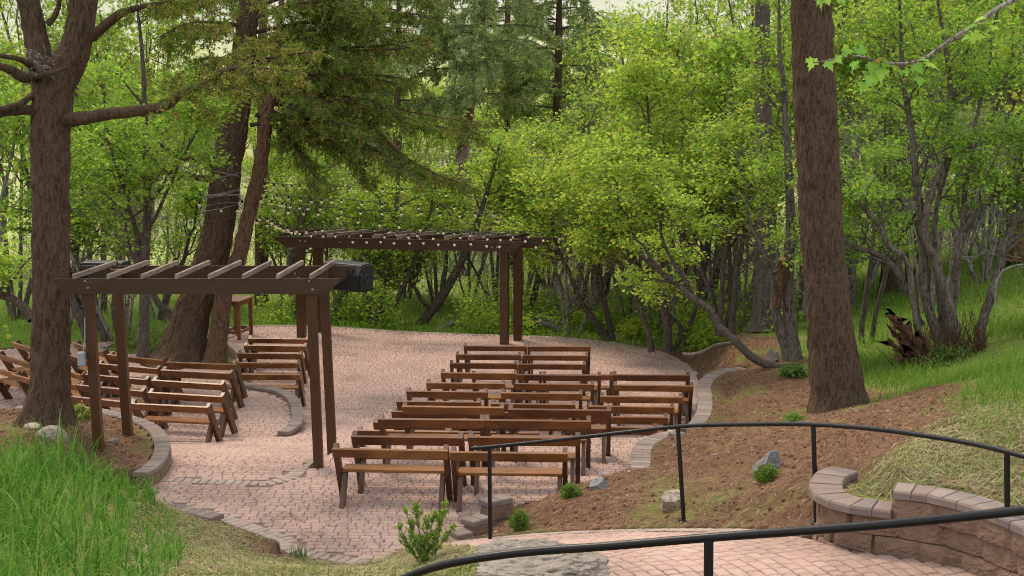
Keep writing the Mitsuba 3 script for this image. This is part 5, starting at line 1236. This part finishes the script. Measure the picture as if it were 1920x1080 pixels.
st_[0][:, 2] += np.where(has(PATH, st_[0][:, 0], st_[0][:, 1]), zpath(st_[0][:, 0], st_[0][:, 1]), zpatio(st_[0][:, 0], st_[0][:, 1])) - gz(st_[0][:, 0], st_[0][:, 1]) + .006
put('paving_litter', mikit.ply(st_[:2], 'straw', uv=tint(st_[2])), label='scattered dead needles and leaf bits on the pavers', category='leaf litter', kind='stuff')
ico = trimesh.creation.icosphere(1); iv, if_ = np.array(ico.vertices), np.array(ico.faces)
q = sample_in(rng, marea, 1500, lambda x, y: cover(x, y)[0]); V, Fc, Cc = [], [], []
for i, p in enumerate(q):
    s_ = rng.uniform(.008, .024); v = iv * (1 + rng.uniform(-.3, .3, (len(iv), 1))) * [s_, s_ * rng.uniform(.8, 1.5), s_ * .75]; a = rng.uniform(0, 6.28)
    v = v @ np.array([[math.cos(a), math.sin(a), 0], [-math.sin(a), math.cos(a), 0], [0, 0, 1]]) + [*p, gz(*p).item() + s_ * .5]
    V.append(v); Fc.append(if_ + i * len(iv)); Cc.append(np.repeat(np.array([pick(rng, 1, [(.14, .062, .036), (.09, .042, .027), (.22, .12, .07), (.40, .30, .22)], [.45, .35, .15, .05])[0]]), len(iv), 0))
put('pine_cones', mikit.ply((np.vstack(V), np.vstack(Fc)), 'straw', uv=tint(np.vstack(Cc))), label='small dark pine cones and clods scattered on the mulch', category='pine cones', kind='stuff')

# ------------------------------------------------------------------ shrubs and small plants
def on(px, py, D):
    p = P(px, py, D); return np.array([p[0], p[1], gz(p[0], p[1]).item()])
def shrub(label, c, r, h, seed, pal, n_tw=110, leaf=26, size=.028, name='evergreen_shrub', cat_='shrub', width=.4, bsdf='leaf'):
    rng = np.random.default_rng(seed); k = thing(name, label, cat_)
    a = rng.uniform(0, 6.28, n_tw); e = rng.uniform(.15, 1.0, n_tw)
    d = unit(np.c_[np.cos(a) * (1 - e * .8), np.sin(a) * (1 - e * .8), e + .15]) * np.c_[[r] * n_tw, [r] * n_tw, [h] * n_tw] * rng.uniform(.6, 1.05, (n_tw, 1))
    s = np.linspace(0, 1, 5); tw = np.asarray(c) + [0, 0, -.02] + d[:, None] * s[None, :, None] + rng.normal(size=(n_tw, 5, 3)) * .012 * s[None, :, None]
    part(k, 'stems', bark_ply(tubes(tw, np.broadcast_to(.0045 * (1 - .6 * s), (n_tw, 5)), 4), 'dark'))
    t = rng.uniform(.3, 1.02, (n_tw, leaf)); i = np.clip((t * 4).astype(int), 0, 3); fr = (t * 4 - i)[..., None]; ar = np.arange(n_tw)[:, None]
    p = (tw[ar, i] * (1 - fr) + tw[ar, i + 1] * fr + rng.normal(size=(n_tw, leaf, 3)) * .012).reshape(-1, 3); n = len(p)
    ax = unit(unit(np.repeat(d, leaf, 0)) * .6 + rng.normal(size=(n, 3)) * .5); L = size * rng.uniform(.6, 1.25, n)
    hgt = np.clip(t.reshape(-1), 0, 1)
    col = pick(rng, n, pal) * rng.uniform(.75, 1.2, (n, 1))
    part(k, 'foliage', leaf_ply(kites(p, ax, unit(rng.normal(size=(n, 3))), L, L * width, np.clip(col, 0, .9))))
    return k
JUN = [(.15, .26, .045), (.22, .36, .06), (.10, .19, .035), (.30, .42, .08)]
shrub('low evergreen shrub beside the first handrail post', on(975, 962, 16.25), .16, .27, 1, JUN, 130, 26, .032)
shrub('low evergreen shrub beside the dark angular rock', on(1069, 940, 17.0), .15, .20, 2, JUN, 120, 26, .032)
shrub('low evergreen shrub in front of the pointed blue grey rock', on(1437, 930, 14.9), .16, .20, 3, JUN, 120, 26, .032)
shrub('low leafy plant at the foot of the fallen leaning trunk', on(1490, 700, 26.5), .35, .26, 4, [(.12, .24, .05), (.18, .32, .07)], 80, 14, .06, 'leafy_plant', 'plant', .7)
shrub('small yellow green plant between the fir trunk and the arbor post', on(150, 792, 22.0), .26, .34, 5, [(.34, .40, .08), (.22, .30, .06), (.50, .48, .16)], 60, 16, .06, 'leafy_plant', 'plant', .7)
shrub('small green weed at the foot of the tall straight fir', on(1490, 806, 20.0), .22, .13, 6, [(.18, .32, .06), (.26, .40, .08)], 50, 12, .05, 'leafy_plant', 'plant', .6)
shrub('green weedy bush under the sprawling maple clump', on(1770, 700, 25.5), .85, .42, 7, [(.14, .26, .05), (.20, .34, .07), (.30, .36, .10)], 180, 16, .055, 'leafy_plant', 'plant', .6)
shrub('pale green bush on the grass beyond the right stage edge', on(1195, 640, 40), .7, .6, 8, [(.50, .56, .08), (.42, .50, .07)], 140, 20, .075, 'leafy_plant', 'plant', .8)
rng = np.random.default_rng(61)
k = thing('upright_shrub', 'upright leafy green shrub in front of the nearest benches beside the boulder', 'shrub')
c0 = on(795, 1075, 13.6); tops = [(760, 952), (778, 948), (800, 975), (815, 955), (836, 940), (828, 968), (748, 985), (770, 1000), (850, 985), (790, 1010)]
sp, sr = [], []
for (a, b) in tops:
    e = P(a, b, 13.6 + rng.uniform(-.15, .15)); f0_ = c0 + [rng.normal(0, .05), rng.normal(0, .04), -.04]
    sp.append(spline(np.array([f0_, f0_ * .55 + e * .45 + [(e - f0_)[0] * .12, 0, .03], e]), 10)); sr.append(np.linspace(.009, .0025, 10))
sp, sr = np.array(sp), np.array(sr)
tw, tr = offspring(rng, sp, sr, 15, .18, .97, .12, .45, .35, 5, .15)
part(k, 'stems', bark_ply(tubes(sp, sr, 5), 'maple')); part(k, 'twigs', bark_ply(tubes(tw, tr, 3), 'maple'))
both = np.vstack([tw, sp[:, [0, 2, 4, 6, 9]][:, :5]])
t = rng.uniform(.25, 1.0, (len(both), 22)); i = np.clip((t * 4).astype(int), 0, 3); fr = (t * 4 - i)[..., None]; ar = np.arange(len(both))[:, None]
p = (both[ar, i] * (1 - fr) + both[ar, i + 1] * fr + rng.normal(size=(*t.shape, 3)) * .008).reshape(-1, 3); n = len(p)
L = .034 * rng.uniform(.6, 1.2, n)
part(k, 'foliage', leaf_ply(kites(p, unit(rng.normal(size=(n, 3)) + [0, 0, .5]), unit(rng.normal(size=(n, 3)) + [0, -.4, .6]), L, L * .55, np.clip(pick(rng, n, [(.24, .40, .06), (.32, .48, .08), (.17, .30, .05), (.42, .46, .12)]) * rng.uniform(.8, 1.15, (n, 1)), 0, .9))))
q = on(560, 1034, 16.2)[:2] + rng.normal(size=(46, 2)) * .05
k = thing('iris_clump', 'small clump of blade leaves at the edge of the patio in dry grass', 'plant')
r_ = ribbon(q, rng.uniform(.10, .26, 46), rng.uniform(.012, .02, 46), rng.uniform(.05, .5, 46), gcols(rng, 46, (.14, .22, .07)), rng, 3); part(k, 'blades', leaf_ply(r_))
q = sample_in(rng, PLANTER.buffer(-.15), 5200); n = len(q)
az = rng.uniform(0, 6.28, n); L = rng.uniform(.05, .10, n)
gcv = kites(np.c_[q, gz(q[:, 0], q[:, 1]) + rng.uniform(.02, .28, n)], np.c_[np.cos(az), np.sin(az), rng.normal(.1, .4, n)], unit(np.c_[rng.normal(0, .4, (n, 2)), np.ones(n)]), L, L * .8, pick(rng, n, [(.22, .32, .06), (.30, .36, .08), (.16, .25, .05), (.40, .40, .14)]))
put('ground_cover', leaf_ply(gcv), label='low leafy ground cover in the bed under the slender maple', category='ground cover', kind='stuff')
# low undergrowth along the back of the stage
und = shapely.LineString(stage_back[1:9]).buffer(3.2, single_sided=False).difference(PATIO.buffer(.35))
q = sample_in(rng, und, 11000, lambda x, y: np.clip(2.2 * (meshkit.noise(np.stack([x * .8, y * .8, x * 0], -1), 44) - .42), 0, 1)); n = len(q)
az = rng.uniform(0, 6.28, n); L = rng.uniform(.07, .13, n)
gcv = kites(np.c_[q, gz(q[:, 0], q[:, 1]) + rng.uniform(.05, 1.35, n) * meshkit.noise(np.stack([q[:, 0] * 1.5, q[:, 1] * 1.5, q[:, 0] * 0], -1), 3) * 1.4], np.c_[np.cos(az), np.sin(az), rng.normal(-.1, .4, n)], unit(np.c_[rng.normal(0, .5, (n, 2)), np.ones(n)]), L, L * .9, leafcols(rng, n))
put('undergrowth', leaf_ply(gcv), label='bright low undergrowth behind the round stage', category='undergrowth', kind='stuff')

# splintered roots of the maple clump
rng = np.random.default_rng(63)
k = thing('root_stump', 'splintered reddish brown rotten root stump leaning out of the maple clump', 'stump')
base = on(1745, 705, 25.6)
for i, (a, b, wd) in enumerate([(1668, 592, 16), (1685, 600, 12), (1672, 622, 15), (1666, 642, 13), (1690, 628, 14), (1705, 615, 12), (1722, 622, 10), (1680, 655, 12), (1700, 650, 14), (1716, 660, 12), (1690, 668, 10), (1730, 650, 10)]):
    e = P(a, b, 25.5 + rng.uniform(-.35, .3)); w = wd * 25.5 / F
    s0 = base + [rng.normal(0, .12), rng.normal(0, .12), rng.uniform(-.05, .15)]
    c = spline(np.array([s0, (s0 + e) / 2 + [0, 0, rng.uniform(-.06, .02)], e]), 14)
    v, f = tubes(c, w * .5 * (1 - .35 * np.linspace(0, 1, 14) ** 3), 9)
    v = v + (meshkit.noise(v * np.array([16, 16, 5]), i) - .5)[:, None] * w * .7 * unit(v - np.repeat(c, 9, 0))
    v[-9:] += rng.normal(size=(9, 3)) * w * .5 + (e - s0) * .04 * rng.random((9, 1))
    part(k, 'splinter', bark_ply((v, np.vstack([f, [[len(v) - 9, len(v) - 9 + j, len(v) - 8 + j] for j in range(1, 8)]])), 'root'))
tb_ = []
for i in range(150):
    s0 = on(rng.uniform(1690, 1850), rng.uniform(672, 705), 25.6 + rng.uniform(-.2, .4)); e = s0 + [rng.normal(-.1, .25), rng.normal(0, .2), rng.uniform(.25, .9)]
    tb_.append(np.stack([s0 + (e - s0) * u_ + rng.normal(size=3) * .03 for u_ in np.linspace(0, 1, 5)]))
part(k, 'suckers', bark_ply(tubes(np.array(tb_), np.tile(np.linspace(.011, .005, 5), (150, 1)), 4), 'root'), kind='stuff')

# fallen branches
def fallen(label, rows, tone='maple', seed=0):
    k = thing('fallen_branch', label, 'branch')
    put(k, bark_ply(limb(rows, 8, seed), tone, True), None, None, **labels[k])
fallen('grey fallen branch arching along the back of the stage right of the arbor', [(905, 628, 41.2, 9), (960, 612, 41.5, 10), (1010, 606, 41.5, 11), (1060, 622, 41.5, 9), (1090, 632, 41, 6)], 'grey', 1)
fallen('thin grey fallen branch lying over the arching one', [(930, 604, 42, 6), (1000, 598, 42.2, 7), (1050, 604, 42, 6), (1085, 625, 42, 4)], 'grey', 2)
fallen('bent dead branch on the mulch by the right end of the stage', [(1283, 664, 31, 7), (1320, 660, 30.5, 9), (1345, 648, 30.5, 9), (1374, 644, 30.5, 6)], 'maple', 3)
fallen('crooked dead root behind the middle of the stage', [(820, 622, 42, 7), (850, 606, 42.2, 10), (880, 612, 42.5, 9), (905, 626, 42, 6)], 'grey', 4)
fallen('pale curved twig hanging in the grass at the right', [(1866, 575, 25, 4), (1868, 530, 25, 4), (1885, 505, 25, 4), (1920, 496, 25, 3)], 'grey', 5)
fallen('long thin stick on the slope behind the second rail post', [(1424, 826, 18.5, 3), (1450, 818, 18.7, 4), (1480, 806, 19, 4)], 'grey', 6)

# ------------------------------------------------------------------ string lights
BULB = trimesh.creation.icosphere(2); bv = np.array(BULB.vertices) * [.036, .036, .042]; bv[bv[:, 2] > .02] *= [.8, .8, 1]
BULBP = mikit.ply((bv + [0, 0, -.105], np.array(BULB.faces)), 'bulb_glass', smooth=True)
SOCK = mikit.ply(capped(np.array([[0, 0, .0], [0, 0, -.02], [0, 0, -.06], [0, 0, -.075]]), np.array([.010, .024, .026, .022]), 10), 'socket_rubber')
def strand(label, pts, sag, seed, spacing=.68, first=.3):
    rng = np.random.default_rng(seed); k = thing('light_string', label, 'string lights', 'strings of bulbs over the aisle')
    pts = [np.asarray(p, float) for p in pts]; c = []
    for a, b in zip(pts[:-1], pts[1:]):
        u = np.linspace(0, 1, 14)[:, None]; s = a + (b - a) * u; s[:, 2] -= 4 * sag * (u * (1 - u))[:, 0] * np.linalg.norm(b - a) / 6; c.append(s if not c else s[1:])
    c = np.vstack(c); part(k, 'wire', mikit.ply(tubes(c, np.full(len(c), .008), 4), 'socket_rubber'))
    L = np.concatenate([[0], np.cumsum(np.linalg.norm(np.diff(c, axis=0), axis=1))])
    for d in np.arange(first, L[-1], spacing):
        p = np.array([np.interp(d + rng.uniform(-.05, .05), L, c[:, j]) for j in range(3)])
        m = mat(p, 0) @ mat(rz=rng.uniform(0, 6)); m[:3, 2] += [rng.normal(0, .08), rng.normal(0, .08), 0]
        part(k, 'socket', SOCK, None, m); part(k, 'bulb', BULBP, None, m)
tr = lambda y, x=438: P(x, y, 32.55)
strand('string of bulbs from the slender maple across the huge leaning trunk to the arbor', [P(245, 350, 31.3), P(330, 366, 31.8), tr(384, 412), P(520, 420, 36), P(600, 428, 39)], .10, 1)
strand('lowest string of bulbs from the leaning trunk to the left end of the far arbor', [tr(382), P(505, 408, 35), P(566, 432, 39.2)], .12, 2, .5)
strand('string of bulbs from the leaning trunk to the right end of the far arbor', [tr(370), P(600, 395, 36), P(760, 420, 38), P(940, 437, 38.6)], .12, 4)
strand('high string of bulbs from the leaning trunk to the trees right of the arbor', [tr(350, 460), P(640, 372, 38), P(860, 385, 41), P(1000, 430, 40.5), P(1062, 440, 40)], .10, 5)
strand('highest string of bulbs crossing in front of the trees behind the arbor', [tr(335, 470), P(590, 342, 38), P(740, 352, 41), P(940, 362, 43)], .10, 6, .75)
strand('string of bulbs hung from tree to tree just above the far arbor', [tr(360, 462), P(590, 385, 37.5), P(790, 395, 40), P(945, 398, 42)], .10, 7, .7)
fz = lambda t, dy=0., dz=.16: (AF[0] * (1 - dy) + AF[2] * dy) * (1 - t) + (AF[1] * (1 - dy) + AF[3] * dy) * t + [0, 0, dz]
strand('string of bulbs lying along the front beam of the far arbor', [fz(.12, -.1), fz(.35, .1), fz(.55, -.15), fz(.75, .05), fz(.98, -.1), fz(1.07, -.1, -.1)], .12, 8, .36)
strand('tangled string of bulbs over the middle of the far arbor rafters', [fz(.2, .4), fz(.4, .7), fz(.5, .2), fz(.68, .8), fz(.8, .3), fz(.97, .6), fz(1.06, .5, .0)], .08, 9, .42)
strand('string of bulbs hanging below the front beam of the far arbor', [fz(.3, -.25, .05), fz(.45, -.25, .05), fz(.62, -.28, .05), fz(.8, -.25, .03), fz(.98, -.25, .0)], .20, 10, .42)
strand('string of bulbs along the back beam of the far arbor', [fz(.05, 1.), fz(.3, 1.1), fz(.6, .9), fz(.9, 1.1), fz(1.1, 1.0, .05), fz(1.16, 1.0, .0)], .10, 11, .5)
k = thing('wire_wrap', 'loops of thin wire wound around the huge leaning trunk', 'wire')
ca = spline(A, 80)
for i, y in enumerate([326, 333, 352, 360, 366, 372, 378, 384, 389]):
    j = int(np.argmin(np.abs(ca[:, 2] - P(420, y, 33)[2]))); cc, rr = ca[j, :3], ca[j, 3] + .075
    a = np.linspace(0, 6.283, 30); tl = rng.uniform(-.12, .12)
    ring = cc + np.c_[np.cos(a) * rr, np.sin(a) * rr, np.sin(a + rng.uniform(0, 6)) * .10]
    part(k, 'loop', mikit.ply(tubes(ring, np.full(30, .005), 4), 'grey_plastic'))

# ------------------------------------------------------------------ the near maple twig at the upper right
rng = np.random.default_rng(71)
def maple_leaf():
    half = [(0, 0), (.10, .02), (.30, -.06), (.26, .10), (.50, .14), (.42, .28), (.46, .40), (.28, .38), (.20, .46), (.22, .66), (.11, .64), (0, .98)]
    pl = np.array(half + [(-a, b) for a, b in half[-2:0:-1]])
    t = trimesh.creation.triangulate_polygon(shapely.Polygon(pl), engine='earcut')
    v = np.asarray(t[0])[:, :2]; return np.c_[v, -.16 * np.abs(v[:, 0]) - .22 * v[:, 1] ** 2 + .1 * v[:, 1]], np.asarray(t[1])
ML = maple_leaf()
def twig_thing(label, stalk, leaves, D):
    k = thing('maple_branch', label, 'branch')
    q = spline(pxline(stalk), 30); part(k, 'stem', bark_ply(tubes(q[:, :3], q[:, 3], 7), 'grey', True))
    for (a, b, sz, dd) in leaves:
        tip = P(a, b, D + dd); j = int(np.argmin(np.linalg.norm(q[:, :3] - tip, axis=1))); s0 = q[j, :3]
        d = unit(tip - s0 + np.array([rng.normal(0, .03), rng.normal(0, .05), -.02])); d = unit(d + [rng.normal(0, .3), rng.normal(-.35, .3), -.28])
        nr = unit(np.array([rng.normal(0, .4), -.75, .55])); x = unit(np.cross(d, nr)); nr = np.cross(x, d); L = .85 * sz * (D + dd) / F
        v = tip + (ML[0][:, :1] * x + (ML[0][:, 1:2] - .4) * d + ML[0][:, 2:] * nr) * L
        lk = part(k, 'leaf', leaf_ply((v, ML[1], np.repeat(leafcols(rng, 1, w=(.3, .4, .1, .2, 0, 0)) * [[.8, .98, 1.1]], len(v), 0))))
        b0_ = tip - d * L * .4
        part(k, 'stalk', bark_ply(tubes(np.array([s0, (s0 + b0_) / 2 + [0, 0, .01], b0_]), np.full(3, .0016), 4), 'maple'))
twig_thing('grey maple twig with large fresh leaves hanging in front of the tall straight fir', [(1960, -20, 8.6, 10), (1880, 10, 8.5, 9), (1830, 45, 8.4, 9), (1790, 70, 8.3, 8), (1755, 95, 8.2, 7), (1720, 115, 8.1, 6), (1680, 120, 8.0, 5), (1640, 112, 8.0, 4), (1600, 104, 8.0, 3), (1560, 112, 8, 3), (1525, 118, 8, 2)],
           [(1522, 120, 34, 0), (1556, 122, 30, .02), (1572, 112, 28, -.02), (1590, 96, 32, 0), (1602, 124, 30, .04), (1616, 92, 34, .03), (1634, 128, 36, 0), (1646, 112, 34, -.03), (1652, 140, 38, .0), (1630, 152, 36, .03), (1618, 164, 32, 0), (1645, 128, 34, .05), (1660, 120, 30, -.02), (1690, 136, 24, 0), (1722, 128, 36, 0), (1748, 122, 36, .03), (1735, 112, 28, 0),
            (1725, 152, 30, .02), (1700, 136, 20, 0), (1822, 48, 36, 0), (1845, 42, 40, .03), (1862, 52, 38, -.02), (1832, 68, 40, 0), (1850, 62, 36, .04), (1812, 70, 28, 0), (1838, 34, 30, 0), (1870, 38, 28, 0)], 8.0)
twig_thing('tip of a fresh maple twig at the top edge above the tall straight fir', [(1600, -60, 8, 4), (1570, -30, 8, 3), (1545, -4, 8, 2)], [(1540, 6, 34, 0), (1552, 2, 30, .02), (1536, 2, 26, 0), (1580, 0, 26, 0)], 8.0)

# where several things would share a label, depth tells them apart
same = {}
for key_, l_ in labels.items():
    if '__' not in key_ and l_.get('label'): same.setdefault(l_['label'], []).append(key_)
for lab_, ks in same.items():
    if len(ks) > 1:
        ks.sort(key=lambda q: np.array(scene[q + '__trunk']['to_world'].matrix)[1, 3])
        n_ = {2: 'two', 3: 'three', 4: 'four', 5: 'five'}.get(len(ks), 'several')
        names_ = ['nearer', 'farther'] if len(ks) == 2 else ['nearest'] + ['second nearest', 'third nearest', 'fourth nearest'][:len(ks) - 2] + ['farthest']
        for q, w_ in zip(ks, names_): labels[q]['label'] = f'{lab_}, {w_} of {n_}'
